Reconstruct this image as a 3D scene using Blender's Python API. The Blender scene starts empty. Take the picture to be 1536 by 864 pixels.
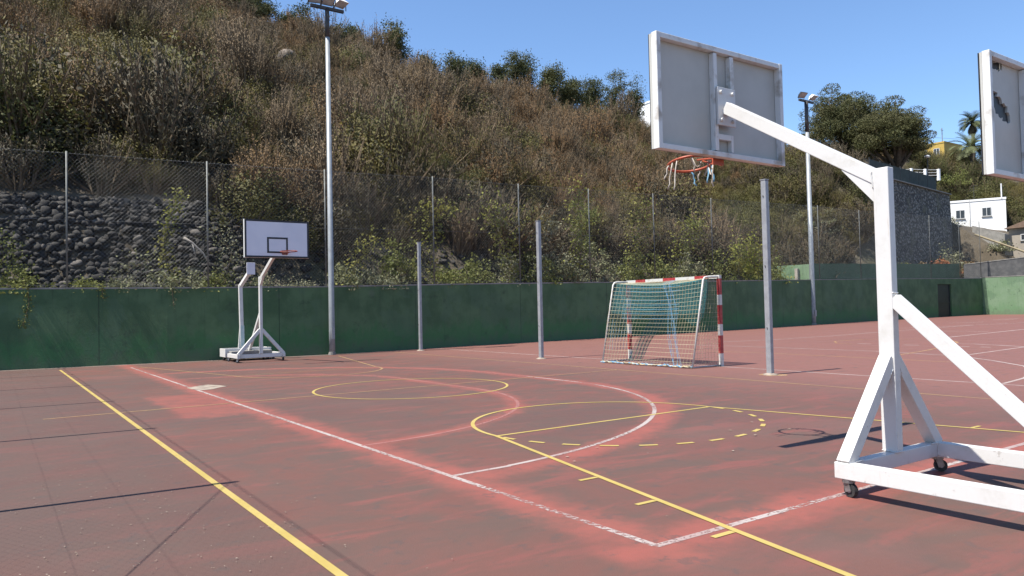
import bpy, bmesh, math, random
import numpy as np
from mathutils import Vector, Matrix, Euler

random.seed(7)
RNG = np.random.default_rng(11)
SC = bpy.context.scene
COL = SC.collection
PI = math.pi

# ------------------------------------------------------------------ camera
R = [[0.8216578923, -0.5695616659, -0.0218590195],
     [0.0018958165, -0.0356193151, 0.9993636326],
     [0.5699778187, 0.8211764568, 0.0281871070]]
cd = bpy.data.cameras.new('camera')
cam = bpy.data.objects.new('camera', cd)
COL.objects.link(cam)
cd.sensor_width = 36.0
cd.lens = 36.0 * 1124.23 / 1536.0
cd.clip_start = 0.05
cd.clip_end = 5000
M = Matrix.Identity(4)
for i in range(3):
    M[i][0] = R[0][i]
    M[i][1] = R[1][i]
    M[i][2] = -R[2][i]
M[2][3] = 1.4372
cam.matrix_world = M
SC.camera = cam

# ------------------------------------------------------------------ light
SUN_EL = math.radians(62.0)
SUN_VEC = Vector((-0.996 * math.cos(SUN_EL), 0.088 * math.cos(SUN_EL), math.sin(SUN_EL)))
sd = bpy.data.lights.new('sun', 'SUN')
sd.energy = 4.8
sd.angle = math.radians(0.5)
sd.color = (1.0, 0.955, 0.88)
so = bpy.data.objects.new('sun', sd)
COL.objects.link(so)
so.rotation_euler = SUN_VEC.to_track_quat('Z', 'Y').to_euler()
so.location = (-20, 5, 40)
w = bpy.data.worlds.new('World')
SC.world = w
w.use_nodes = True
nt = w.node_tree
nt.nodes.clear()
sky = nt.nodes.new('ShaderNodeTexSky')
sky.sky_type = 'NISHITA'
sky.sun_disc = False
sky.sun_elevation = SUN_EL
sky.sun_rotation = math.atan2(SUN_VEC.x, SUN_VEC.y)
sky.air_density = 1.0
sky.dust_density = 0.05
sky.ozone_density = 6.5
sky.altitude = 100
bg = nt.nodes.new('ShaderNodeBackground')
bg.inputs[1].default_value = 0.105
ow = nt.nodes.new('ShaderNodeOutputWorld')
nt.links.new(sky.outputs[0], bg.inputs[0])
nt.links.new(bg.outputs[0], ow.inputs[0])
SC.view_settings.view_transform = 'Standard'
SC.view_settings.look = 'None'
SC.view_settings.gamma = 1.0
SC.view_settings.use_curve_mapping = False
SC.view_settings.exposure = 1.0
SC.render.engine = 'CYCLES'
SC.cycles.use_denoising = True
SC.cycles.max_bounces = 6
SC.cycles.diffuse_bounces = 3
SC.cycles.transparent_max_bounces = 12

# ------------------------------------------------------------------ materials
class NT:
    """small helper to write node trees"""
    def __init__(self, name):
        self.m = bpy.data.materials.new(name)
        self.m.use_nodes = True
        self.t = self.m.node_tree
        self.t.nodes.clear()
        self.out = self.n('ShaderNodeOutputMaterial')
        self.b = self.n('ShaderNodeBsdfPrincipled')
        self.t.links.new(self.b.outputs[0], self.out.inputs[0])

    def n(self, kind, **kw):
        x = self.t.nodes.new(kind)
        for k, v in kw.items():
            setattr(x, k, v)
        return x

    def set(self, sock, v):
        if hasattr(v, 'links') and hasattr(v, 'is_output'):
            self.t.links.new(v, sock)
        else:
            sock.default_value = v

    def math(self, op, a, b=0.0, clamp=False):
        x = self.n('ShaderNodeMath', operation=op, use_clamp=clamp)
        self.set(x.inputs[0], a)
        self.set(x.inputs[1], b)
        return x.outputs[0]

    def coord(self, kind='Object'):
        return self.n('ShaderNodeTexCoord').outputs[kind]

    def pos(self):
        return self.n('ShaderNodeNewGeometry').outputs['Position']

    def noise(self, vec, scale, detail=4.0, rough=0.55, stretch=None, dist=0.0, off=None):
        if stretch or off:
            mp = self.n('ShaderNodeMapping')
            self.t.links.new(vec, mp.inputs[0])
            if stretch:
                mp.inputs['Scale'].default_value = stretch
            if off:
                mp.inputs['Location'].default_value = off
            vec = mp.outputs[0]
        x = self.n('ShaderNodeTexNoise')
        self.t.links.new(vec, x.inputs['Vector'])
        x.inputs['Scale'].default_value = scale
        x.inputs['Detail'].default_value = detail
        x.inputs['Roughness'].default_value = rough
        x.inputs['Distortion'].default_value = dist
        return x.outputs['Fac']

    def ramp(self, f, lo, hi, a=0.0, b=1.0):
        x = self.n('ShaderNodeMapRange', interpolation_type='SMOOTHSTEP')
        self.set(x.inputs[0], f)
        x.inputs[1].default_value = lo
        x.inputs[2].default_value = hi
        x.inputs[3].default_value = a
        x.inputs[4].default_value = b
        return x.outputs[0]

    def mix(self, f, a, b):
        x = self.n('ShaderNodeMix', data_type='RGBA')
        self.set(x.inputs[0], f)
        self.set(x.inputs[6], c4(a))
        self.set(x.inputs[7], c4(b))
        return x.outputs[2]

    def color(self, v):
        self.set(self.b.inputs['Base Color'], c4(v))

    def rough(self, v):
        self.set(self.b.inputs['Roughness'], v)

    def bump(self, h, strength=0.3, dist=0.01):
        x = self.n('ShaderNodeBump')
        x.inputs['Strength'].default_value = strength
        x.inputs['Distance'].default_value = dist
        self.t.links.new(h, x.inputs['Height'])
        self.t.links.new(x.outputs[0], self.b.inputs['Normal'])

    def alpha(self, v):
        self.set(self.b.inputs['Alpha'], v)


def c4(c):
    if hasattr(c, 'is_output'):
        return c
    return (c[0], c[1], c[2], 1.0)


def plain(name, col, col2=None, scale=4.0, rough=0.6, metal=0.0, bump=0.0, lo=0.35, hi=0.7, spec=0.4, detail=5):
    k = NT(name)
    v = k.coord()
    if col2 is None:
        col2 = tuple(c * 0.8 for c in col)
    f = k.ramp(k.noise(v, scale, detail), lo, hi)
    k.color(k.mix(f, col, col2))
    k.rough(rough)
    k.b.inputs['Metallic'].default_value = metal
    k.b.inputs['Specular IOR Level'].default_value = spec
    if bump:
        k.bump(k.noise(v, scale * 8, 4), bump, 0.01)
    return k.m


MAT = {}
def paint_white():
    k = NT('white_paint')
    v = k.coord()
    sp = k.n('ShaderNodeSeparateXYZ')
    k.t.links.new(v, sp.inputs[0])
    dirt = k.ramp(k.noise(v, 3.0, 6, 0.65), 0.50, 0.75)
    c = k.mix(dirt, (0.565, 0.55, 0.525), (0.45, 0.43, 0.385))
    run = k.ramp(k.noise(v, 5.0, 5, 0.7, stretch=(3.0, 3.0, 0.25), off=(1, 6, 2)), 0.60, 0.76)
    c = k.mix(k.math('MULTIPLY', run, 0.6), c, (0.34, 0.27, 0.20))
    low = k.ramp(sp.outputs[2], 0.75, 0.10)
    scuff = k.ramp(k.noise(v, 11.0, 7, 0.75, off=(3, 1, 7)), 0.60, 0.68)
    c = k.mix(k.math('MULTIPLY', k.math('MULTIPLY', scuff, low), 0.55), c, (0.25, 0.21, 0.18))
    chip = k.ramp(k.noise(v, 17.0, 7, 0.8, off=(8, 2, 5)), 0.665, 0.69)
    c = k.mix(chip, c, (0.12, 0.055, 0.03))
    k.color(c)
    k.rough(k.ramp(dirt, 0, 1, 0.38, 0.6))
    k.bump(k.noise(v, 28, 5), 0.12, 0.004)
    return k.m
MAT['white_paint'] = paint_white()
MAT['board_back'] = plain('board_back', (0.45, 0.44, 0.40), (0.39, 0.38, 0.345), 2.0, 0.55, bump=0.05)
MAT['board_frame'] = plain('board_frame', (0.62, 0.62, 0.60), (0.36, 0.32, 0.27), 6.0, 0.5, lo=0.5, hi=0.72, bump=0.1)
MAT['board_front'] = plain('board_front', (0.6696, 0.6696, 0.7128), (0.6048, 0.6156, 0.6696), 1.5, 0.4)
MAT['board_black'] = plain('board_black', (0.025, 0.026, 0.032), None, 3, 0.5)
MAT['rim_orange'] = plain('rim_orange', (0.4, 0.08, 0.036), (0.288, 0.064, 0.032), 12, 0.45)
MAT['rim_dark'] = plain('rim_dark', (0.22, 0.055, 0.035), (0.14, 0.04, 0.03), 12, 0.5)
MAT['rope_white'] = plain('rope_white', (0.495, 0.4575, 0.405), (0.375, 0.33, 0.285), 20, 0.9)
MAT['rope_teal'] = plain('rope_teal', (0.022, 0.10, 0.105), (0.035, 0.14, 0.15), 20, 0.9)
MAT['rope_cream'] = plain('rope_cream', (0.43, 0.37, 0.24), (0.36, 0.30, 0.18), 20, 0.9)
MAT['rope_blue'] = plain('rope_blue', (0.10, 0.27, 0.42), (0.22, 0.35, 0.45), 20, 0.9)
MAT['black_rubber'] = plain('black_rubber', (0.018, 0.018, 0.019), (0.04, 0.038, 0.036), 20, 0.7)
MAT['steel'] = plain('steel', (0.30, 0.30, 0.30), (0.20, 0.19, 0.18), 20, 0.4, 0.7)
MAT['galvanised'] = plain('galvanised', (0.31, 0.3131, 0.3224), (0.248, 0.2511, 0.2604), 7, 0.45, 0.25, bump=0.04)
MAT['lamp_grey'] = plain('lamp_grey', (0.276, 0.294, 0.3), (0.228, 0.24, 0.246), 5, 0.5, 0.2)
MAT['dark_steel'] = plain('dark_steel', (0.045, 0.047, 0.05), (0.07, 0.065, 0.06), 6, 0.5, 0.2)
MAT['lamp_glass'] = plain('lamp_glass', (0.42, 0.46, 0.48), (0.3, 0.33, 0.34), 3, 0.08)
MAT['lamp_white'] = plain('lamp_white', (0.72, 0.72, 0.70), None, 5, 0.5)
MAT['fence_post'] = plain('fence_post', (0.144, 0.15, 0.138), (0.102, 0.099, 0.09), 6, 0.6, 0.1)
MAT['wire'] = plain('wire', (0.165, 0.1705, 0.165), (0.121, 0.121, 0.1155), 2, 0.5, 0.3)
MAT['teal'] = plain('teal_paint', (0.315, 0.435, 0.435), (0.465, 0.51, 0.495), 5, 0.5)
MAT['red_paint'] = plain('red_paint', (0.315, 0.02625, 0.03), (0.375, 0.0675, 0.06), 14, 0.5)
MAT['goal_white'] = plain('goal_white', (0.5328, 0.5184, 0.4752), (0.4176, 0.3744, 0.3168), 9, 0.5, lo=0.5, hi=0.75)
MAT['concrete'] = plain('concrete', (0.252, 0.24, 0.216), (0.18, 0.171, 0.156), 3, 0.9, bump=0.2)
MAT['pale_concrete'] = plain('pale_concrete', (0.364, 0.329, 0.28), (0.252, 0.224, 0.196), 4, 0.9, bump=0.2)
MAT['slab_concrete'] = plain('slab_concrete', (0.30, 0.25, 0.195), (0.16, 0.125, 0.10), 5, 0.9, bump=0.2)
MAT['block_grey'] = plain('block_grey', (0.0735, 0.0735, 0.0735), (0.112, 0.1085, 0.105), 2.5, 0.9, bump=0.4, detail=8)
MAT['house_white'] = plain('house_white', (0.80, 0.80, 0.79), (0.74, 0.73, 0.71), 1.2, 0.7)
MAT['house_yellow'] = plain('house_yellow', (0.442, 0.299, 0.065), (0.39, 0.26, 0.065), 1, 0.7)
MAT['house_beige'] = plain('house_beige', (0.312, 0.273, 0.221), (0.26, 0.2275, 0.1885), 1, 0.8)
MAT['roof_tile'] = plain('roof_tile', (0.18, 0.12, 0.084), (0.132, 0.09, 0.066), 6, 0.85, bump=0.5)
MAT['window_dark'] = plain('window_dark', (0.03, 0.035, 0.04), (0.05, 0.055, 0.06), 2, 0.15)
MAT['frame_white'] = plain('frame_white', (0.55, 0.55, 0.54), None, 3, 0.5)
MAT['screen_green'] = plain('screen_green', (0.035, 0.048, 0.045), (0.05, 0.065, 0.06), 2, 0.9)
MAT['bark'] = plain('bark', (0.06, 0.0464, 0.0344), (0.096, 0.076, 0.056), 5, 0.95, bump=0.6)
MAT['twig'] = plain('twig', (0.150, 0.110, 0.068), (0.100, 0.074, 0.047), 3, 0.95)
MAT['pole_yellow'] = plain('pole_yellow', (0.338, 0.2795, 0.1625), (0.26, 0.208, 0.1235), 4, 0.7)
MAT['door_dark'] = plain('door_dark', (0.010, 0.014, 0.013), (0.016, 0.02, 0.018), 2, 0.6)
MAT['gutter'] = plain('gutter', (0.16, 0.125, 0.105), (0.105, 0.075, 0.063), 3, 0.9, detail=8)
MAT['litter'] = plain('litter', (0.30, 0.25, 0.20), (0.20, 0.15, 0.10), 9, 0.8)


def leaf_mat(name, c1, c2, c3, trans=0.25, big=0.12, rough=0.7, instance=True, dome=None):
    """leaf colour differs per leaf, per plant and in broad drifts over the ground"""
    k = NT(name)
    g = k.n('ShaderNodeNewGeometry')
    oi = k.n('ShaderNodeObjectInfo')
    drift = k.ramp(k.noise(g.outputs['Position'], big, 3, 0.6), 0.38, 0.62)
    f = k.math('ADD', k.math('MULTIPLY', g.outputs['Random Per Island'], 0.25), k.math('MULTIPLY', oi.outputs['Random'] if instance else drift, 0.75))
    c = k.mix(f, c1, c2)
    c = k.mix(k.math('MULTIPLY', drift, 0.75), c, c3)
    k.color(c)
    k.rough(rough)
    k.b.inputs['Specular IOR Level'].default_value = 0.25
    if dome is not None:
        # soft foliage shading: leaf normals lean outward from the middle of the plant
        tc = k.n('ShaderNodeTexCoord')
        sub = k.n('ShaderNodeVectorMath', operation='SUBTRACT')
        k.t.links.new(tc.outputs['Object'], sub.inputs[0])
        sub.inputs[1].default_value = (0, 0, dome)
        vt = k.n('ShaderNodeVectorTransform', vector_type='NORMAL', convert_from='OBJECT', convert_to='WORLD')
        k.t.links.new(sub.outputs[0], vt.inputs[0])
        nr = k.n('ShaderNodeVectorMath', operation='NORMALIZE')
        k.t.links.new(vt.outputs[0], nr.inputs[0])
        sc1 = k.n('ShaderNodeVectorMath', operation='SCALE')
        k.t.links.new(nr.outputs[0], sc1.inputs[0])
        sc1.inputs['Scale'].default_value = 1.3
        ad = k.n('ShaderNodeVectorMath', operation='ADD')
        k.t.links.new(sc1.outputs[0], ad.inputs[0])
        k.t.links.new(g.outputs['Normal'], ad.inputs[1])
        nn = k.n('ShaderNodeVectorMath', operation='NORMALIZE')
        k.t.links.new(ad.outputs[0], nn.inputs[0])
        k.t.links.new(nn.outputs[0], k.b.inputs['Normal'])
    tr = k.n('ShaderNodeBsdfTranslucent')
    k.t.links.new(c, tr.inputs[0])
    mx = k.n('ShaderNodeMixShader')
    mx.inputs[0].default_value = trans
    k.t.links.new(k.b.outputs[0], mx.inputs[1])
    k.t.links.new(tr.outputs[0], mx.inputs[2])
    k.t.links.new(mx.outputs[0], k.out.inputs[0])
    return k.m


MAT['dry_leaf'] = leaf_mat('dry_leaf', (0.182, 0.115, 0.054), (0.132, 0.094, 0.042), (0.188, 0.100, 0.037), 0.15, 0.09, dome=.35)
MAT['grey_leaf'] = leaf_mat('grey_leaf', (0.205, 0.150, 0.092), (0.145, 0.107, 0.063), (0.172, 0.118, 0.061), 0.12, 0.11, dome=.35)
MAT['olive_leaf'] = leaf_mat('olive_leaf', (0.092, 0.092, 0.026), (0.056, 0.060, 0.018), (0.130, 0.100, 0.028), 0.2, 0.1, dome=.35)
MAT['shade_leaf'] = leaf_mat('shade_leaf', (0.062, 0.052, 0.028), (0.040, 0.037, 0.020), (0.075, 0.057, 0.029), 0.1, 0.2, dome=.35)  # dark scrub leaves, colour also standing in for shadow among low shrubs
MAT['bush_leaf'] = leaf_mat('bush_leaf', (0.15, 0.165, 0.045), (0.24, 0.23, 0.08), (0.10, 0.125, 0.034), 0.3, 0.35, instance=False)
MAT['vine_leaf'] = leaf_mat('vine_leaf', (0.26, 0.27, 0.055), (0.18, 0.21, 0.05), (0.30, 0.27, 0.075), 0.35, 0.5, instance=False)
MAT['grey_bush_leaf'] = leaf_mat('grey_bush_leaf', (0.228, 0.2232, 0.1425), (0.1425, 0.1425, 0.08075), (0.19, 0.1995, 0.095), 0.2, 0.5, instance=False)
MAT['tree_leaf'] = leaf_mat('tree_leaf', (0.060, 0.072, 0.028), (0.095, 0.098, 0.036), (0.075, 0.078, 0.036), 0.2, 0.25)
MAT['pine_leaf'] = leaf_mat('pine_leaf', (0.066, 0.074, 0.026), (0.100, 0.098, 0.036), (0.085, 0.078, 0.034), 0.15, 0.5)
MAT['palm_leaf'] = leaf_mat('palm_leaf', (0.08, 0.10, 0.045), (0.12, 0.14, 0.06), (0.10, 0.105, 0.05), 0.15, 0.5)
MAT['dead_leaf'] = leaf_mat('dead_leaf', (0.19, 0.15, 0.09), (0.14, 0.11, 0.07), (0.2, 0.16, 0.1), 0.1, 0.5)
MAT['agave_leaf'] = leaf_mat('agave_leaf', (0.136, 0.184, 0.152), (0.184, 0.224, 0.176), (0.136, 0.176, 0.136), 0.05, 0.5)
MAT['red_leaf'] = leaf_mat('red_leaf', (0.304, 0.08, 0.04), (0.24, 0.088, 0.04), (0.264, 0.112, 0.048), 0.25, 0.6)
MAT['straw_leaf'] = leaf_mat('straw_leaf', (0.264, 0.184, 0.088), (0.2, 0.152, 0.072), (0.224, 0.12, 0.056), 0.25, 0.3)


def rock_mat():
    k = NT('basalt_rock')
    v = k.pos()
    g = k.n('ShaderNodeNewGeometry')
    c = k.mix(g.outputs['Random Per Island'], (0.019, 0.017, 0.015), (0.041, 0.037, 0.032))
    lichen = k.ramp(k.noise(v, 6, 6, 0.7), 0.55, 0.72)
    c = k.mix(lichen, c, (0.08, 0.072, 0.060))
    pale = k.ramp(g.outputs['Random Per Island'], 0.90, 0.95)
    c = k.mix(k.math('MULTIPLY', pale, 0.6), c, (0.16, 0.14, 0.12))
    k.color(c)
    k.rough(0.9)
    k.bump(k.noise(v, 25, 6, 0.7), 0.6, 0.03)
    return k.m
MAT['rock'] = rock_mat()


def boulder_mat():
    k = NT('pale_rock')
    v = k.pos()
    c = k.mix(k.ramp(k.noise(v, 1.2, 7, 0.7), 0.4, 0.65), (0.21, 0.17, 0.135), (0.10, 0.085, 0.075))
    k.color(c)
    k.rough(0.95)
    k.bump(k.noise(v, 6, 6, 0.7), 0.8, 0.1)
    return k.m
MAT['boulder'] = boulder_mat()


def soil_mat():
    k = NT('hill_soil')
    v = k.pos()
    c = k.mix(k.ramp(k.noise(v, 0.5, 8, 0.65), 0.35, 0.65), (0.07, 0.055, 0.036), (0.11, 0.088, 0.06))
    c = k.mix(k.ramp(k.noise(v, 0.13, 4), 0.5, 0.7), c, (0.085, 0.08, 0.04))
    k.color(c)
    k.rough(1.0)
    k.bump(k.noise(v, 5, 8, 0.7), 0.8, 0.15)
    return k.m
MAT['soil'] = soil_mat()


def stone_wall_mat():
    k = NT('stone_masonry')
    v = k.pos()
    vo = k.n('ShaderNodeTexVoronoi', feature='F1')
    mp = k.n('ShaderNodeMapping')
    mp.inputs['Scale'].default_value = (1.0, 1.0, 1.5)
    k.t.links.new(v, mp.inputs[0])
    k.t.links.new(mp.outputs[0], vo.inputs['Vector'])
    vo.inputs['Scale'].default_value = 2.9
    sep = k.n('ShaderNodeSeparateColor')
    k.t.links.new(vo.outputs['Color'], sep.inputs[0])
    c = k.mix(sep.outputs[0], (0.085, 0.081, 0.076), (0.25, 0.235, 0.21))
    joint = k.ramp(vo.outputs['Distance'], 0.32, 0.62)
    c = k.mix(k.math('MULTIPLY', joint, 0.8), c, (0.03, 0.029, 0.028))
    c = k.mix(k.ramp(k.noise(v, 0.45, 4), 0.55, 0.72), c, (0.11, 0.105, 0.075))
    k.color(c)
    k.rough(0.95)
    k.bump(vo.outputs['Distance'], 0.9, 0.12)
    b = k.t.nodes[-1]
    for n in k.t.nodes:
        if n.type == 'BUMP':
            n.invert = True
    return k.m
MAT['masonry'] = stone_wall_mat()


def green_wall_mat(name, c1, c2, band):
    k = NT(name)
    v = k.pos()
    sp = k.n('ShaderNodeSeparateXYZ')
    k.t.links.new(v, sp.inputs[0])
    z = sp.outputs[2]
    n1 = k.noise(v, 0.9, 6, 0.65)
    n2 = k.noise(v, 3.5, 6, 0.7, stretch=(1, 1, 0.45))
    c = k.mix(k.ramp(n1, 0.36, 0.62), c1, c2)
    # an older, greener coat shows through low on the wall with a ragged edge
    edge = k.math('ADD', z, k.math('MULTIPLY', k.math('SUBTRACT', n2, 0.5), 1.9))
    c = k.mix(k.math('MULTIPLY', k.ramp(edge, 1.15, 0.5), 0.75), c, band)
    worn = k.ramp(k.noise(v, 7.0, 7, 0.75, stretch=(1, 1, 0.7)), 0.62, 0.72)
    c = k.mix(k.math('MULTIPLY', worn, 0.55), c, (0.10, 0.155, 0.10))
    streak = k.ramp(k.noise(v, 2.2, 5, 0.7, stretch=(3.0, 3.0, 0.12)), 0.55, 0.75)
    c = k.mix(k.math('MULTIPLY', streak, 0.3), c, (0.022, 0.035, 0.026))
    patch = k.ramp(k.noise(v, 0.55, 5, 0.6, off=(3, 8, 6)), 0.555, 0.575)
    c = k.mix(k.math('MULTIPLY', patch, 0.35), c, (0.075, 0.130, 0.078))
    jn = k.math('ABSOLUTE', k.math('SUBTRACT', k.math('FRACT', k.math('DIVIDE', sp.outputs[0], 5.3)), 0.5))
    c = k.mix(k.math('MULTIPLY', k.ramp(jn, 0.0042, 0.0012), 0.6), c, (0.016, 0.028, 0.018))
    vb = k.n('ShaderNodeTexVoronoi', feature='F1')
    k.t.links.new(v, vb.inputs['Vector'])
    vb.inputs['Scale'].default_value = 0.85
    sb_ = k.n('ShaderNodeSeparateColor')
    k.t.links.new(vb.outputs['Color'], sb_.inputs[0])
    mark = k.math('MULTIPLY', k.ramp(vb.outputs['Distance'], 0.16, 0.05), k.ramp(sb_.outputs[0], 0.55, 0.6))
    c = k.mix(k.math('MULTIPLY', mark, 0.35), c, (0.11, 0.125, 0.10))
    drip = k.math('MULTIPLY', k.ramp(k.noise(v, 4.0, 5, 0.7, stretch=(3.0, 3.0, 0.1), off=(5, 2, 0)), 0.56, 0.70), k.ramp(z, 1.3, 2.4))
    c = k.mix(k.math('MULTIPLY', drip, 0.4), c, (0.022, 0.030, 0.022))
    blot = k.ramp(k.noise(v, 1.6, 7, 0.75, off=(4, 4, 1)), 0.57, 0.66)
    c = k.mix(k.math('MULTIPLY', blot, 0.45), c, (0.035, 0.055, 0.036))
    dust = k.ramp(edge, 0.55, 0.05)
    c = k.mix(k.math('MULTIPLY', dust, 0.35), c, (0.10, 0.095, 0.075))
    k.color(c)
    k.rough(0.75)
    k.b.inputs['Specular IOR Level'].default_value = 0.3
    k.bump(k.noise(v, 14, 8, 0.7), 0.35, 0.03)
    return k.m
MAT['wall_green'] = green_wall_mat('wall_green', (0.084, 0.145, 0.070), (0.052, 0.101, 0.047), (0.044, 0.140, 0.050))
MAT['wall_upper'] = green_wall_mat('wall_upper', (0.075, 0.13, 0.075), (0.06, 0.105, 0.06), (0.05, 0.11, 0.055))
MAT['wall_light'] = green_wall_mat('wall_light', (0.135, 0.215, 0.12), (0.16, 0.235, 0.145), (0.11, 0.20, 0.10))  # paler copy of the wall green, with the sunlight put into its colour


# the court paint: faded red over grey, fresh red repaint along the old white lines
def court_mat():
    k = NT('court_paint')
    v = k.coord()
    sp = k.n('ShaderNodeSeparateXYZ')
    k.t.links.new(v, sp.inputs[0])
    x, y = sp.outputs[0], sp.outputs[1]
    wob = k.math('MULTIPLY', k.math('SUBTRACT', k.noise(v, 1.7, 5, 0.6), 0.5), 0.42)
    ragged = k.math('MULTIPLY', k.math('SUBTRACT', k.noise(v, 7.0, 6, 0.7), 0.5), 0.30)
    wob = k.math('ADD', wob, ragged)

    def band(d, half, soft):
        d = k.math('ADD', d, wob)
        return k.ramp(d, half + soft, half - soft)

    def vabs(a, c):
        return k.math('ABSOLUTE', k.math('SUBTRACT', a, c))

    def radial(cx, cy):
        dx = k.math('SUBTRACT', x, cx)
        dy = k.math('SUBTRACT', y, cy)
        return k.math('SQRT', k.math('ADD', k.math('MULTIPLY', dx, dx), k.math('MULTIPLY', dy, dy)))

    def both(a, b):
        return k.math('MULTIPLY', a, b)

    def above(a, c):
        return k.ramp(a, c - 0.1, c + 0.1)

    def below(a, c):
        return k.ramp(a, c + 0.1, c - 0.1)
    halo = []
    halo.append(both(band(vabs(x, 3.27), 0.20, 0.17), above(y, 2.9)))
    halo.append(both(band(vabs(y, 3.25), 0.20, 0.16), above(x, 2.9)))
    # six metre area and four metre area of the old court, both sides of the old goal
    for rad, half in ((6.05, 0.17), (3.95, 0.11)):
        for cy, side in ((11.6, -1), (14.5, 1)):
            arc = band(vabs(radial(3.27, cy), rad), half, 0.15)
            arc = both(arc, below(y, cy) if side < 0 else above(y, cy))
            halo.append(both(arc, above(x, 3.3)))
        mid = band(vabs(x, 3.27 + rad), half, 0.15)
        halo.append(both(mid, both(above(y, 11.6), below(y, 14.5))))
    # repainted square by the sideline
    sq = both(band(k.math('MAXIMUM', vabs(x, 2.85), k.math('MULTIPLY', vabs(y, 13.0), 0.36)), 0.62, 0.1), 0.75)
    halo.append(sq)
    h = halo[0]
    for q in halo[1:]:
        h = k.math('MAXIMUM', h, q)
    n_big = k.noise(v, 0.28, 4, 0.6)
    n_mid = k.noise(v, 1.1, 6, 0.65, dist=0.6)
    n_str = k.noise(v, 0.7, 6, 0.7, stretch=(1.0, 3.5, 1.0), dist=0.4)
    n_fin = k.noise(v, 30, 5, 0.7)
    c = k.mix(k.ramp(n_mid, 0.36, 0.66), (0.120, 0.053, 0.040), (0.087, 0.053, 0.042))
    c = k.mix(k.math('MULTIPLY', k.ramp(n_str, 0.50, 0.64), 0.95), c, (0.150, 0.055, 0.044))
    c = k.mix(k.math('MULTIPLY', k.ramp(n_big, 0.52, 0.68), 0.55), c, (0.128, 0.063, 0.052))
    left_strip = k.ramp(k.math('ADD', x, k.math('MULTIPLY', wob, 0.8)), 1.75, 1.35)
    c = k.mix(k.math('MULTIPLY', left_strip, 0.55), c, (0.078, 0.050, 0.041))  # darker tone left of the sideline
    c = k.mix(k.math('MULTIPLY', k.ramp(k.noise(v, 0.22, 5, 0.6, off=(3, 3, 9)), 0.46, 0.60), 0.5), c, (0.076, 0.048, 0.040))
    # farther field kept more of its red coat
    far = k.ramp(x, 9.0, 14.0)
    c = k.mix(k.math('MULTIPLY', far, 0.8), c, (0.176, 0.077, 0.060))
    # tyre and drag marks
    drag = k.ramp(k.noise(v, 0.9, 6, 0.75, stretch=(0.35, 2.6, 1), dist=1.2, off=(5, 2, 0)), 0.60, 0.74)
    c = k.mix(k.math('MULTIPLY', drag, 0.65), c, (0.046, 0.037, 0.033))
    c = k.mix(k.math('MULTIPLY', k.ramp(n_fin, 0.60, 0.75), 0.25), c, (0.14, 0.105, 0.09))
    c = k.mix(k.math('MULTIPLY', h, k.ramp(k.noise(v, 3.0, 6, 0.7, off=(9, 4, 0)), 0.25, 0.6, 0.4, 0.95)), c, (0.225, 0.066, 0.050))
    worn = k.ramp(k.noise(v, 3.2, 9, 0.78, off=(1, 9, 5)), 0.565, 0.605)
    c = k.mix(k.math('MULTIPLY', worn, 0.5), c, (0.068, 0.051, 0.045))
    spots = k.ramp(k.noise(v, 5.5, 6, 0.75, off=(2, 8, 3)), 0.66, 0.73)
    c = k.mix(k.math('MULTIPLY', spots, 0.5), c, (0.055, 0.043, 0.038))
    flake = k.ramp(k.noise(v, 14.0, 7, 0.8, off=(7, 1, 3)), 0.60, 0.66)
    c = k.mix(k.math('MULTIPLY', k.math('MULTIPLY', flake, h), 0.6), c, (0.095, 0.062, 0.052))
    # pale worn edge strip along the foot of the wall
    k.color(c)
    k.rough(k.ramp(n_mid, 0.3, 0.7, 0.62, 0.8))
    k.b.inputs['Specular IOR Level'].default_value = 0.35
    k.bump(k.noise(v, 90, 4, 0.7), 0.4, 0.008)
    return k.m
MAT['court'] = court_mat()


def marking_mat(name, col, col2, wear):
    k = NT(name)
    v = k.coord()
    k.color(k.mix(k.ramp(k.noise(v, 2.0, 5), 0.35, 0.65), col, col2))
    k.rough(0.6)
    a = k.math('ADD', k.noise(v, 26, 5, 0.75), k.math('MULTIPLY', k.math('SUBTRACT', k.noise(v, 0.8, 3), 0.5), 0.5))
    k.alpha(k.ramp(a, wear - 0.05, wear + 0.07))
    return k.m
MAT['yellow_line'] = marking_mat('yellow_line', (0.34, 0.25, 0.062), (0.38, 0.285, 0.085), 0.27)
MAT['yellow_worn'] = marking_mat('yellow_worn', (0.30, 0.19, 0.085), (0.26, 0.155, 0.08), 0.34)
MAT['white_worn'] = marking_mat('white_worn', (0.34, 0.29, 0.265), (0.29, 0.21, 0.19), 0.43)
MAT['pink_worn'] = marking_mat('pink_worn', (0.24, 0.095, 0.08), (0.27, 0.13, 0.11), 0.38)
MAT['white_line'] = marking_mat('white_line', (0.38, 0.32, 0.29), (0.30, 0.23, 0.20), 0.33)
MAT['orange_line'] = marking_mat('orange_line', (0.33, 0.17, 0.065), (0.32, 0.21, 0.11), 0.42)


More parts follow.
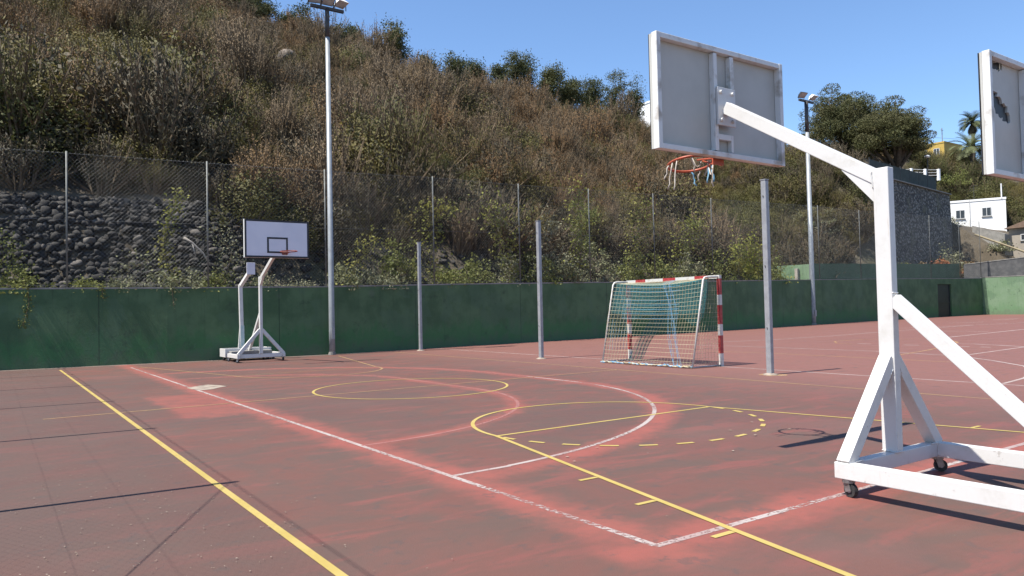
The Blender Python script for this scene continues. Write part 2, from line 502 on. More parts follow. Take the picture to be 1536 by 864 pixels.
# ------------------------------------------------------------------ mesh builder
class MB:
    def __init__(self):
        self.v, self.f, self.mi = [], [], []
        self.mats = []
        self.cur = 0

    def use(self, m):
        if m not in self.mats:
            self.mats.append(m)
        self.cur = self.mats.index(m)
        return self

    def add(self, vs, fs):
        b = len(self.v)
        self.v.extend([tuple(p) for p in vs])
        for f in fs:
            self.f.append(tuple(b + i for i in f))
            self.mi.append(self.cur)
        return self

    def box(self, lo, hi):
        x0, y0, z0 = lo
        x1, y1, z1 = hi
        self.add([(x0, y0, z0), (x1, y0, z0), (x1, y1, z0), (x0, y1, z0), (x0, y0, z1), (x1, y0, z1), (x1, y1, z1), (x0, y1, z1)],
                 [(0, 3, 2, 1), (4, 5, 6, 7), (0, 1, 5, 4), (1, 2, 6, 5), (2, 3, 7, 6), (3, 0, 4, 7)])
        return self

    def bar(self, a, b, wx, wy, side=(1, 0, 0)):
        """rectangular bar from a to b; wx along `side`, wy across it"""
        a, b = Vector(a), Vector(b)
        d = (b - a).normalized()
        s = Vector(side)
        s = (s - d * s.dot(d)).normalized()
        u = d.cross(s)
        vs = []
        for p in (a, b):
            for i, j in ((-1, -1), (1, -1), (1, 1), (-1, 1)):
                vs.append(p + s * (i * wx / 2) + u * (j * wy / 2))
        self.add(vs, [(0, 3, 2, 1), (4, 5, 6, 7), (0, 1, 5, 4), (1, 2, 6, 5), (2, 3, 7, 6), (3, 0, 4, 7)])
        return self

    def tube(self, pts, r, n=10, caps=True):
        pts = [Vector(p) for p in pts]
        rs = r if isinstance(r, (list, tuple)) else [r] * len(pts)
        rings = []
        ref = None
        for i, p in enumerate(pts):
            d = (pts[min(i + 1, len(pts) - 1)] - pts[max(i - 1, 0)]).normalized()
            if ref is None:
                ref = Vector((0, 0, 1)) if abs(d.z) < 0.9 else Vector((1, 0, 0))
            s = (ref - d * ref.dot(d)).normalized()
            ref = s
            u = d.cross(s)
            rings.append([p + (s * math.cos(2 * PI * k / n) + u * math.sin(2 * PI * k / n)) * rs[i] for k in range(n)])
        vs = [q for ring in rings for q in ring]
        fs = []
        for i in range(len(pts) - 1):
            for k in range(n):
                fs.append((i * n + k, i * n + (k + 1) % n, (i + 1) * n + (k + 1) % n, (i + 1) * n + k))
        if caps:
            fs.append(tuple(range(n - 1, -1, -1)))
            fs.append(tuple((len(pts) - 1) * n + k for k in range(n)))
        self.add(vs, fs)
        return self

    def torus(self, c, rx, r, n=40, m=8, tilt=None):
        c = Vector(c)
        vs, fs = [], []
        for i in range(n):
            a = 2 * PI * i / n
            for j in range(m):
                b = 2 * PI * j / m
                p = Vector(((rx + r * math.cos(b)) * math.cos(a), (rx + r * math.cos(b)) * math.sin(a), r * math.sin(b)))
                if tilt:
                    p = tilt @ p
                vs.append(c + p)
        for i in range(n):
            for j in range(m):
                fs.append((i * m + j, ((i + 1) % n) * m + j, ((i + 1) % n) * m + (j + 1) % m, i * m + (j + 1) % m))
        self.add(vs, fs)
        return self

    def build(self, name, mat=None, parent=None, smooth=False, bevel=0.0, loc=None):
        me = bpy.data.meshes.new(name)
        me.from_pydata(self.v, [], self.f)
        for m in (self.mats or [mat]):
            me.materials.append(MAT[m] if isinstance(m, str) else m)
        if self.mats:
            me.polygons.foreach_set('material_index', self.mi)
        if smooth:
            me.polygons.foreach_set('use_smooth', [True] * len(me.polygons))
        me.update()
        o = bpy.data.objects.new(name, me)
        COL.objects.link(o)
        if parent is not None:
            o.parent = parent
        if loc is not None:
            o.location = loc
        if bevel:
            bv = o.modifiers.new('bevel', 'BEVEL')
            bv.width = bevel
            bv.segments = 2
            bv.limit_method = 'ANGLE'
        return o


def np_mesh(name, verts, quads, mat, parent=None, link=True, mats=None, midx=None, smooth=False):
    me = bpy.data.meshes.new(name)
    nv, nq = len(verts), len(quads)
    k = quads.shape[1]
    me.vertices.add(nv)
    me.vertices.foreach_set('co', np.ascontiguousarray(verts, np.float32).ravel())
    me.loops.add(nq * k)
    me.loops.foreach_set('vertex_index', np.ascontiguousarray(quads, np.int32).ravel())
    me.polygons.add(nq)
    me.polygons.foreach_set('loop_start', np.arange(0, nq * k, k, dtype=np.int32))
    me.polygons.foreach_set('loop_total', np.full(nq, k, dtype=np.int32))
    for m in (mats or [mat]):
        me.materials.append(MAT[m])
    if midx is not None:
        me.polygons.foreach_set('material_index', np.ascontiguousarray(midx, np.int32))
    if smooth:
        me.polygons.foreach_set('use_smooth', np.ones(nq, bool))
    me.update(calc_edges=True)
    me.validate()
    o = bpy.data.objects.new(name, me)
    if link:
        COL.objects.link(o)
    if parent is not None:
        o.parent = parent
    return o


def tag(o, label=None, cat=None, group=None, kind=None):
    if label:
        o['label'] = label
    if cat:
        o['category'] = cat
    if group:
        o['group'] = group
    if kind:
        o['kind'] = kind
    return o


def empty(name, loc, rz=0.0):
    o = bpy.data.objects.new(name, None)
    o.empty_display_size = 0.3
    COL.objects.link(o)
    o.location = loc
    o.rotation_euler = (0, 0, rz)
    return o


def copy_tree(o, parent=None):
    c = o.copy()
    COL.objects.link(c)
    c.parent = parent
    for ch in list(o.children):
        copy_tree(ch, c)
    return c


# ------------------------------------------------------------------ site plan
WX = [-16.0, 0.19, 4.52, 9.76, 15.78, 23.33, 34.07, 51.79, 65.04, 73.96]
WY = [26.9, 26.05, 25.52, 25.10, 25.90, 26.49, 27.47, 29.89, 31.18, 31.60]
WT = [2.40, 2.37, 2.37, 2.39, 2.52, 2.63, 2.78, 3.08, 3.24, 3.33]


def wall_y(x):
    return np.interp(x, WX + [90, 140, 260], WY + [32.2, 33, 34])


def wall_t(x):
    return np.interp(x, WX, WT)


def sstep(a, b, t):
    u = np.clip((t - a) / (b - a), 0, 1)
    return u * u * (3 - 2 * u)


def vnoise(x, y, s=1.0, seed=0):
    """smooth value noise, vectorised"""
    x = np.asarray(x, float) * s + seed * 17.13
    y = np.asarray(y, float) * s + seed * 5.71
    xi, yi = np.floor(x), np.floor(y)
    fx, fy = x - xi, y - yi
    fx, fy = fx * fx * (3 - 2 * fx), fy * fy * (3 - 2 * fy)

    def h(a, b):
        t = np.sin(a * 127.1 + b * 311.7) * 43758.5453
        return t - np.floor(t)
    return (h(xi, yi) * (1 - fx) + h(xi + 1, yi) * fx) * (1 - fy) + (h(xi, yi + 1) * (1 - fx) + h(xi + 1, yi + 1) * fx) * fy


def height(x, y):
    """ground height behind the wall"""
    x = np.asarray(x, float)
    y = np.asarray(y, float)
    d = y - wall_y(x)
    off = 4.2 * sstep(39, 43, x)
    base = wall_t(x) - 0.12 - 0.9 * sstep(39, 43, x)
    dd = np.maximum(d - off, 0)
    bh = np.interp(x, [-20, 6, 9, 18, 30, 45, 60], [3.1, 3.0, 1.7, 1.6, 1.0, 0.7, 0.7])
    z = base + bh * sstep(0.9, 2.5, dd)
    slope = np.interp(x, [0, 45, 56, 66], [0.63, 0.64, 0.85, 0.95])
    hr = np.interp(x, [-20, 8, 14, 20, 28, 40, 56, 62, 68, 80, 95, 130], [36, 32.5, 26.6, 23.0, 22.2, 21.6, 21.2, 18.8, 16.4, 16.2, 17.5, 19.5])
    zs = z + slope * np.maximum(dd - 2.3, 0)
    k = 1.6
    zs = -k * np.log(np.exp(-zs / k) + np.exp(-hr / k))
    wr = sstep(50, 65, x)
    bluff = np.minimum(3.0 + 1.95 * np.maximum(d - 2.2, 0), 12.9 + 0.30 * np.maximum(d - 7.3, 0))
    zs = zs * (1 - wr) + np.minimum(bluff, hr) * wr
    # terrace behind the masonry retaining wall
    yr = np.interp(x, [60, 67.9, 86.4], [36.2, 37.1, 39.5])
    low = 2.3 + 1.5 * sstep(3.4, 4.6, d) + 0.33 * np.maximum(d - 4.0, 0)
    high = np.minimum(12.9 + 0.30 * (y - yr), np.interp(x, [64.5, 80, 87], [15.8, 16.8, 20.0]))
    zt = np.where(y < yr + 1.5, low, high)
    zr = np.minimum(3.6 + 0.86 * np.maximum(d - 0.5, 0), 20.5 + 0.02 * d)
    hx, hy_ = 97.0, 44.0
    pad = sstep(10.5, 7.0, np.hypot(x - hx, y - hy_))
    zr = zr * (1 - pad) + np.minimum(zr, 9.6) * pad
    z = np.where(x < 64.5, zs, np.where(x < 87.0, zt, zr))
    bumpy = (vnoise(x, y, 0.33, 1) - 0.5) * 1.1 + (vnoise(x, y, 0.9, 2) - 0.5) * 0.5
    z = z + bumpy * sstep(2.5, 6, dd) * np.where((x > 64.5) & (x < 87), 0.25, 1.0)
    return np.where(d > 60, np.minimum(z, 30 + 0 * z), z)


# ------------------------------------------------------------------ ground and court
g = MB()
g.add([(-900, -900, -0.03), (900, -900, -0.03), (900, 900, -0.03), (-900, 900, -0.03)], [(0, 1, 2, 3)])
tag(g.build('ground', 'soil'), kind='structure')

c = MB()
xs = list(np.linspace(-2.2, 74.2, 40))
vs, fs = [], []
xs = sorted(set(xs + [q for q in WX if -2 < q < 75]))
for q in xs:
    vs += [(q, -16.0, 0.0), (q, float(wall_y(q)) + 0.05, 0.0)]
for i in range(len(xs) - 1):
    fs.append((2 * i, 2 * i + 2, 2 * i + 3, 2 * i + 1))
c.add(vs, fs)
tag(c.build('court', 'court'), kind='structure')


def strip(mb, pts, wdt, z=0.004, closed=False):
    pts = [Vector((p[0], p[1])) for p in pts]
    n = len(pts)
    L, Rr = [], []
    for i in range(n):
        a = pts[(i - 1) % n] if closed or i > 0 else pts[i]
        b = pts[(i + 1) % n] if closed or i < n - 1 else pts[i]
        d = (b - a).normalized()
        nn = Vector((-d.y, d.x)) * wdt / 2
        L.append((pts[i].x + nn.x, pts[i].y + nn.y, z))
        Rr.append((pts[i].x - nn.x, pts[i].y - nn.y, z))
    fs = []
    for i in range(n if closed else n - 1):
        j = (i + 1) % n
        fs.append((i, n + i, n + j, j))
    mb.add(L + Rr, fs)


def arc(cx, cy, r, a0, a1, n=40):
    return [(cx + r * math.cos(math.radians(a0 + (a1 - a0) * i / n)), cy + r * math.sin(math.radians(a0 + (a1 - a0) * i / n))) for i in range(n + 1)]


def marks(name, mat, items):
    mb = MB()
    for pts, wdt, z in items:
        strip(mb, pts, wdt, z)
    return tag(mb.build(name, mat), kind='structure')


Z1, Z2, Z3, Z4 = 0.0015, 0.003, 0.0040, 0.005
CX, CY = 6.5, 12.747
near = [([(1.566, -3.5), (1.566, 24.6)], 0.056, Z3)]
circ = arc(CX, CY, 1.8, 0, 360, 64)
near.append((circ, 0.046, Z3 + .0001))
# near free throw circle, lane and place marks
FY = 7.149
near.append((arc(CX, FY, 1.8, 0, 180, 40), 0.048, Z3 + .0002))
near.append(([(CX - 1.8, FY), (CX + 1.8, FY)], 0.05, Z2))
near.append(([(CX - 1.8, FY), (CX - 3.0, FY - 5.8)], 0.05, Z3 + .0003))
near.append(([(CX + 1.8, FY), (CX + 3.0, FY - 5.8)], 0.05, Z3 + .0003))
for k in range(14):
    a = 180 + (k + 0.33) * 180 / 14
    near.append((arc(CX, FY, 1.8, a, a + 6.2, 4), 0.055, Z3 + .0004))
for t in (1.8, 2.65, 3.5):
    f = (5.8 - t) / 5.8
    for s in (-1, 1):
        px = CX + s * (1.8 + 1.2 * f)
        py = FY - 5.8 * f
        near.append(([(px + s * 0.03, py), (px + s * 0.22, py)], 0.045, Z3))
marks('yellow_court_markings', 'yellow_line', near)
FY2 = 2 * CY - FY
farm = [([(0.6, CY), (11.73, CY)], 0.05, Z2),
        ([(11.735, -3.5), (11.735, 24.3)], 0.05, Z2),
        (arc(CX, FY2, 1.8, 180, 360, 40), 0.055, Z3),
        ([(CX - 1.8, FY2), (CX + 1.8, FY2)], 0.05, Z2),
        ([(CX - 1.8, FY2), (CX - 3.0, FY2 + 5.6)], 0.05, Z3 + .0003),
        ([(CX + 1.8, FY2), (CX + 3.0, FY2 + 5.6)], 0.05, Z3 + .0003)]
marks('faded_yellow_court_markings', 'yellow_worn', farm)
ww = [([(3.27, 3.26), (3.27, 24.0)], 0.055, Z1), ([(3.25, 3.25), (30.0, 3.25)], 0.055, Z1 + .0001)]
ww.append(([(3.30, 5.70), (3.9, 5.72)] + [(x_, y_) for x_, y_ in arc(3.27, 11.75, 6.05, -84, 0, 40)] + [(9.36, 13.0)], 0.055, Z1 + .0002))
marks('white_worn_markings', 'white_worn', ww)
pk = [(arc(3.27, 11.6, 3.98, -90, 0, 40) + arc(3.27, 14.5, 3.98, 0, 90, 40), 0.05, Z1 + .0003)]
pk.append(([(9.36, 13.0)] + arc(3.27, 14.4, 6.05, 0, 90, 40), 0.05, Z1 + .0002))
marks('repainted_pink_markings', 'pink_worn', pk)
wl = [([(13.888, -2.0), (13.888, 26.0)], 0.055, Z1)]
wl.append(([(14.0, 5.72), (15.23, 5.87), (16.5, 6.2), (17.91, 6.9), (19.06, 7.97), (20.17, 9.23), (20.65, 11.0), (20.85, 11.85), (20.95, 15.83), (21.0, 17.61), (20.6, 19.6)], 0.06, Z1 + .0001))
wl.append(([(20.7, 9.25), (24.85, 9.55), (34, 10.2)], 0.06, Z1))
wl.append(([(29.32, 14.01), (38.84, 14.9), (50, 16.0)], 0.09, Z1))
wl.append(([(22.99, 19.18), (25.29, 18.61), (30.02, 18.55), (33.11, 18.87), (45, 19.6)], 0.07, Z1))
wl.append(([(25.06, 12.2), (25.78, 11.79), (25.79, 11.35), (25.41, 10.42), (25.02, 9.62)], 0.09, Z1 + .0001))
wl.append(([(35.7, 17.2), (35.9, 16.0), (35.7, 15.1)], 0.08, Z1))
wl.append(([(48.3, 22.6), (49.06, 21.9), (50.5, 21.6)], 0.12, Z1))
wl.append(([(38.7, 20.6), (42.8, 19.9), (52, 18.5)], 0.08, Z1))
wl.append(([(56, 23.4), (57.1, 23.0), (58.5, 22.8)], 0.2, Z1 + .0001))
for ddx in ([(24.33, 14.4), (24.3, 13.9)], [(24.33, 13.6), (24.3, 13.1)], [(24.3, 12.8), (24.3, 12.3)], [(24.3, 11.1), (24.3, 10.8)], [(24.3, 10.5), (24.25, 10.2)]):
    wl.append((ddx, 0.09, Z1 + .0001))
marks('white_pitch_markings', 'white_line', wl)
orl = [([(19.59, 10.48), (22.21, 10.95), (25.51, 11.83), (26.57, 12.17), (27.99, 13.08), (28.4, 13.9), (27.94, 14.92), (27.0, 15.8), (25.4, 15.9), (24.2, 15.1), (24.0, 14.4)], 0.07, Z2),
       ([(18.3, 16.2), (18.45, 13.4), (18.3, 10.5), (18.1, 8.4)], 0.06, Z1)]
marks('orange_pitch_markings', 'orange_line', orl)
# orange paint splash round the foot of the nearest pole
sp_ = MB()
ring = []
for i in range(22):
    a = 2 * PI * i / 22
    r_ = 0.17 + 0.10 * random.random()
    ring.append((12.93 + r_ * 1.25 * math.cos(a), 9.5 + r_ * 1.3 * math.sin(a), Z1))
sp_.add(ring, [tuple(range(22))])
tag(sp_.build('orange_paint_patch', 'orange_line'), kind='structure')

sl = MB()
out_ = [(3.20, 16.10), (3.22, 15.72), (3.33, 15.34), (3.55, 15.42), (3.72, 15.66), (3.90, 15.78), (3.84, 16.12), (3.70, 16.50), (3.52, 16.40), (3.36, 16.24)]
sl.add([(a_, b_, .006) for a_, b_ in out_] + [(a_, b_, 0) for a_, b_ in out_], [tuple(range(10))] + [(i, i + 10, (i + 1) % 10 + 10, (i + 1) % 10) for i in range(10)])
tag(sl.build('concrete_slab', 'slab_concrete'), 'pale flat concrete slab sunk in the red court across the worn white line', 'slab')

# litter: scraps of leaf and grit on the left part of the court
lv, lq = [], []
for i in range(420):
    if i < 300:
        px, py = abs(random.gauss(0.75, 0.55)) + 0.1, random.uniform(3.2, 8.5)
    else:
        px, py = random.uniform(0.2, 9), random.uniform(2.0, 14)
    s = random.uniform(0.003, 0.009)
    a = random.random() * PI
    if i > 405:
        s = random.uniform(.015, .03)
        px, py = random.uniform(4.2, 8), random.uniform(1.8, 6)
    ca, sa = math.cos(a) * s, math.sin(a) * s
    z = 0.007 + random.random() * 0.006
    b = len(lv)
    lv += [(px - ca, py - sa, z), (px + sa * .6, py - ca * .6, z + .003), (px + ca, py + sa, z), (px - sa * .6, py + ca * .6, z + .002)]
    lq.append((b, b + 1, b + 2, b + 3))
tag(np_mesh('litter', np.array(lv), np.array(lq), 'litter'), 'pale grit and leaf scraps scattered over the court', 'litter', kind='stuff')

# ------------------------------------------------------------------ boundary wall
bw = tag(empty('boundary_wall', (9.76, 25.10, 0)), 'long dark green painted wall along the back of the court', 'wall')
OX, OY = 9.76, 25.10
DX0, DX1, DTOP = 64.9, 67.5, 2.75
wb_ = MB()
cop = MB()
knots = sorted(set(WX + list(np.arange(-14, 72, 1.5)) + [DX0, DX1, 74.2]))
TH = 0.22


def wy2(x):
    return float(np.interp(x, WX + [74.2], WY + [31.62]))


def slab_between(mb, x0, x1, z00, z01, z10, z11, front=0.0, back=TH):
    """wall piece from x0 to x1; bottoms z00,z10 and tops z01,z11"""
    a, b = wy2(x0), wy2(x1)
    vs = [(x0, a + front, z00), (x1, b + front, z10), (x1, b + back, z10), (x0, a + back, z00),
          (x0, a + front, z01), (x1, b + front, z11), (x1, b + back, z11), (x0, a + back, z01)]
    vs = [(p[0] - OX, p[1] - OY, p[2]) for p in vs]
    mb.add(vs, [(0, 3, 2, 1), (4, 5, 6, 7), (0, 1, 5, 4), (1, 2, 6, 5), (2, 3, 7, 6), (3, 0, 4, 7)])


for x0, x1 in zip(knots[:-1], knots[1:]):
    t0, t1 = float(wall_t(x0)), float(wall_t(x1))
    if x0 >= DX0 - .01 and x1 <= DX1 + .01:
        slab_between(wb_, x0, x1, DTOP, t0 - .05, DTOP, t1 - .05)
    else:
        slab_between(wb_, x0, x1, -0.02, t0 - .05, -0.02, t1 - .05)
    slab_between(cop, x0, x1, t0 - .05, t0 + random.uniform(-.010, .008), t1 - .05, t1 + random.uniform(-.010, .008), -0.012, TH + .01)
wb_.build('wall_body', 'wall_green', bw)
cop.build('coping', 'concrete', bw)
dr = MB()
slab_between(dr, DX0 + .02, DX1 - .02, 0.0, DTOP - .01, 0.0, DTOP - .01, 0.14, 0.19)
d_o = dr.build('door', 'door_dark', bw)  # near-black panel stands in for the dark inside the open doorway
dr = MB()
for q in (DX0 + .1, DX1 - .1):
    dr.bar((q - OX, wy2(q) - OY + .12, 0.05), (q - OX, wy2(q) - OY + .12, DTOP - .05), .08, .04)
dr.bar((DX0 + .1 - OX, wy2(DX0) - OY + .1, 1.2), (DX1 - .1 - OX, wy2(DX1) - OY + .1, 1.2), .04, .08, (0, 1, 0))
dr.build('door_frame', 'door_dark', d_o)

gs_ = MB()
pts_g = [(q, float(wall_y(q)) - .17) for q in np.arange(-2.0, 74.0, 2.0)]
strip(gs_, pts_g, .30, .0012)
tag(gs_.build('gutter_strip', 'gutter'), kind='structure')
ew = tag(empty('end_wall', (74.0, 31.75, 0)), 'light green sunlit wall closing the right end of the court', 'wall')
m = MB()
m.add([(0, 0.0, -.02), (0, -44, -.02), (.25, -44, -.02), (.25, 0.0, -.02), (0, 0.0, 3.36), (0, -44, 3.3), (.25, -44, 3.3), (.25, 0.0, 3.36)],
      [(0, 1, 2, 3), (4, 7, 6, 5), (0, 4, 5, 1), (1, 5, 6, 2), (2, 6, 7, 3), (3, 7, 4, 0)])
m.build('wall_body', 'wall_light', ew)
m = MB()
m.box((-.02, -44, 3.365), (.27, 0.0, 3.42))
m.build('coping', 'concrete', ew)

# second, higher wall behind
uw = tag(empty('upper_wall', (49.6, 32.5, 2.0)), 'higher green wall behind the fence with a pale sunlit end', 'wall')
m = MB()
m.add([(0, 0, -.5), (24.6, 1.1, -.2), (24.6, 1.4, -.2), (0, .3, -.5), (0, 0, 2.3), (24.6, 1.1, 2.75), (24.6, 1.4, 2.75), (0, .3, 2.3)],
      [(0, 3, 2, 1), (4, 5, 6, 7), (0, 1, 5, 4), (1, 2, 6, 5), (2, 3, 7, 6), (3, 0, 4, 7)])
m.build('long_face', 'wall_upper', uw)
m = MB()
m.add([(-.003, .301, -.5), (.25, .301, -.5), (.25, 4.2, -.5), (-.003, 4.2, -.5), (-.003, .301, 2.28), (.25, .301, 2.28), (.25, 4.2, 2.3), (-.003, 4.2, 2.3)],
      [(0, 3, 2, 1), (4, 5, 6, 7), (0, 1, 5, 4), (1, 2, 6, 5), (2, 3, 7, 6), (3, 0, 4, 7)])
m.build('end_face', 'wall_light', uw)
m = MB()
m.box((-.3, 1.2, -.4), (-.06, 1.45, 2.0))
m.build('buttress', 'pale_concrete', uw, bevel=.01)
m = MB()
m.add([(2, -.9, .85), (22, .0, 1.1), (22, 1.0, 1.12), (2, -.02, .87), (2, -.9, .77), (22, .0, 1.02), (22, 1.0, 1.04), (2, -.02, .79)],
      [(0, 1, 2, 3), (4, 7, 6, 5), (0, 4, 5, 1), (1, 5, 6, 2), (2, 6, 7, 3), (3, 7, 4, 0)])
m.build('ledge', 'block_grey', uw)

gb = tag(empty('block_wall', (74.6, 33.4, 3.0)), 'rough dark grey block wall rising above the light green wall', 'wall')
m = MB()
m.add([(0, 0, -.5), (3.5, -9, -.5), (3.8, -9, -.5), (.3, 0.05, -.5), (0, 0, 1.65), (3.5, -9, 2.5), (3.8, -9, 2.5), (.3, 0.05, 1.65)],
      [(0, 1, 2, 3), (4, 7, 6, 5), (0, 4, 5, 1), (1, 5, 6, 2), (2, 6, 7, 3), (3, 7, 4, 0)])
m.build('wall_body', 'block_grey', gb)
m = MB()
m.bar((.15, 0, 1.69), (3.65, -9, 2.54), .34, .07, (1, .3, 0))
m.build('coping', 'concrete', gb)


# ------------------------------------------------------------------ terrain
gx = np.concatenate([np.arange(-45, -4, 2.0), np.arange(-4, 100, 0.8), np.arange(100, 142, 1.6), np.arange(142, 320, 9.0)])
gd = np.concatenate([np.array([TH - .02, .5, .9, 1.2, 1.5, 1.8, 2.1, 2.5, 3.0]), np.arange(3.6, 46, 0.8), np.arange(46, 80, 3.0), np.array([90, 120, 160, 220, 320, 500])])
GX, GD = np.meshgrid(gx, gd, indexing='ij')
GY = wall_y(GX) + GD
GZ = height(GX, GY)
GZ = np.where(GD > 85, GZ - (GD - 85) * 0.12, GZ)
# beyond the end of the court the yard behind runs level
nx, nd = GX.shape
idx = np.arange(nx * nd).reshape(nx, nd)
quads = np.stack([idx[:-1, :-1], idx[1:, :-1], idx[1:, 1:], idx[:-1, 1:]], -1).reshape(-1, 4)
tag(np_mesh('hillside', np.stack([GX, GY, GZ], -1).reshape(-1, 3), quads, 'soil', smooth=True), kind='structure')
m = MB()
m.add([(74.22, 33.6, 3.35), (330, 34.6, 3.35), (330, -60, 3.0), (74.22, -60, 3.0)], [(0, 3, 2, 1)])
tag(m.build('terrace_ground', 'soil'), kind='structure')


# ------------------------------------------------------------------ foliage helpers
def leaf_quads(cen, size, rng, up=0.3, aspect=0.5, droop=None):
    """diamond leaves at the given centres; up in 0..1 pulls the long axis upward"""
    n = len(cen)
    d = rng.normal(size=(n, 3))
    d /= np.linalg.norm(d, axis=1)[:, None] + 1e-9
    d[:, 2] = d[:, 2] * (1 - abs(up)) + up * 1.3
    d /= np.linalg.norm(d, axis=1)[:, None] + 1e-9
    s = np.cross(d, rng.normal(size=(n, 3)))
    s /= np.linalg.norm(s, axis=1)[:, None] + 1e-9
    size = np.asarray(size)[:, None]
    a = cen - d * size * 0.5
    b = cen + s * size * aspect * 0.5
    c_ = cen + d * size * 0.5
    e = cen - s * size * aspect * 0.5
    v = np.stack([a, b, c_, e], 1).reshape(-1, 3)
    q = np.arange(4 * n).reshape(n, 4)
    return v, q


def ribbons(a, b, w0, w1, rng):
    """flat tapered strips from points a to points b, each turned at random"""
    n = len(a)
    d = b - a
    s = np.cross(d, rng.normal(size=(n, 3)))
    s /= np.linalg.norm(s, axis=1)[:, None] + 1e-9
    w0 = np.broadcast_to(np.asarray(w0, float), (n,))[:, None]
    w1 = np.broadcast_to(np.asarray(w1, float), (n,))[:, None]
    v = np.stack([a - s * w0 / 2, a + s * w0 / 2, b + s * w1 / 2, b - s * w1 / 2], 1).reshape(-1, 3)
    return v, np.arange(4 * n).reshape(n, 4)


def join(parts):
    vs, qs, ms = [], [], []
    b = 0
    for v, q, mi in parts:
        vs.append(v)
        qs.append(q + b)
        ms.append(np.full(len(q), mi))
        b += len(v)
    return np.concatenate(vs), np.concatenate(qs), np.concatenate(ms)


def dry_shrub(name, rng, leafm, nst=46, h=1.5, spread=0.6, leaf_n=9, lsz=0.10):
    """broom-like shrub: many upright twigs fanning from one foot"""
    az = rng.random(nst) * 2 * PI
    tl = np.minimum(np.abs(rng.normal(0, spread, nst)), 1.05)
    ln = h * rng.uniform(0.55, 1.1, nst)
    foot = np.stack([np.cos(az), np.sin(az), 0 * az], 1) * rng.uniform(0, .28, nst)[:, None]
    dirn = np.stack([np.cos(az) * np.sin(tl), np.sin(az) * np.sin(tl), np.cos(tl)], 1)
    tip = foot + dirn * ln[:, None]
    parts = []
    v, q = ribbons(foot, tip, 0.045, 0.015, rng)
    parts.append((v, q, 0))
    # side twigs
    k = 7
    t = rng.uniform(0.3, 0.95, (nst, k))
    st = foot[:, None] + (tip - foot)[:, None] * t[..., None]
    dv = dirn[:, None] + rng.normal(0, .33, (nst, k, 3)) + np.array([0, 0, .15])
    dv /= np.linalg.norm(dv, axis=2)[..., None]
    en = st + dv * (h * 0.30 * rng.uniform(.5, 1.1, (nst, k)))[..., None]
    a, b = st.reshape(-1, 3), en.reshape(-1, 3)
    v, q = ribbons(a, b, 0.022, 0.008, rng)
    parts.append((v, q, 0))
    # tufts of narrow leaves along the twigs
    t = rng.random((len(a), leaf_n))
    cen = a[:, None] + (b - a)[:, None] * t[..., None] + rng.normal(0, .035, (len(a), leaf_n, 3))
    cen = cen.reshape(-1, 3)
    v, q = leaf_quads(cen, rng.uniform(.6, 1.3, len(cen)) * lsz, rng, 0.55, 0.30)
    parts.append((v, q, 1))
    v, q, mi = join(parts)
    return np_mesh(name, v, q, None, link=False, mats=['twig', leafm], midx=mi)


def dome_points(n, rng, rx, rz, shell=0.55):
    d = rng.normal(size=(n, 3))
    d /= np.linalg.norm(d, axis=1)[:, None]
    d[:, 2] = np.abs(d[:, 2])
    r = rng.uniform(shell, 1.0, n) ** 0.7
    return d * r[:, None] * np.array([rx, rx, rz])


def green_shrub(name, rng, leafm, rx=0.9, h=1.3, clumps=26, per=46, lsz=0.10):
    cc = dome_points(clumps, rng, rx, h, 0.35)
    parts = []
    foot = rng.normal(0, .08, (clumps, 3)) * np.array([1, 1, 0])
    v, q = ribbons(foot, cc, 0.035, 0.012, rng)
    parts.append((v, q, 0))
    off = rng.normal(0, 1, (clumps, per, 3)) * np.array([.17, .17, .15]) * rng.uniform(.7, 1.4, (clumps, 1, 1))
    cen = (cc[:, None] + off).reshape(-1, 3)
    v, q = leaf_quads(cen, rng.uniform(.6, 1.3, len(cen)) * lsz, rng, 0.35, 0.5)
    parts.append((v, q, 1))
    v, q, mi = join(parts)
    return np_mesh(name, v, q, None, link=False, mats=['twig', leafm], midx=mi)


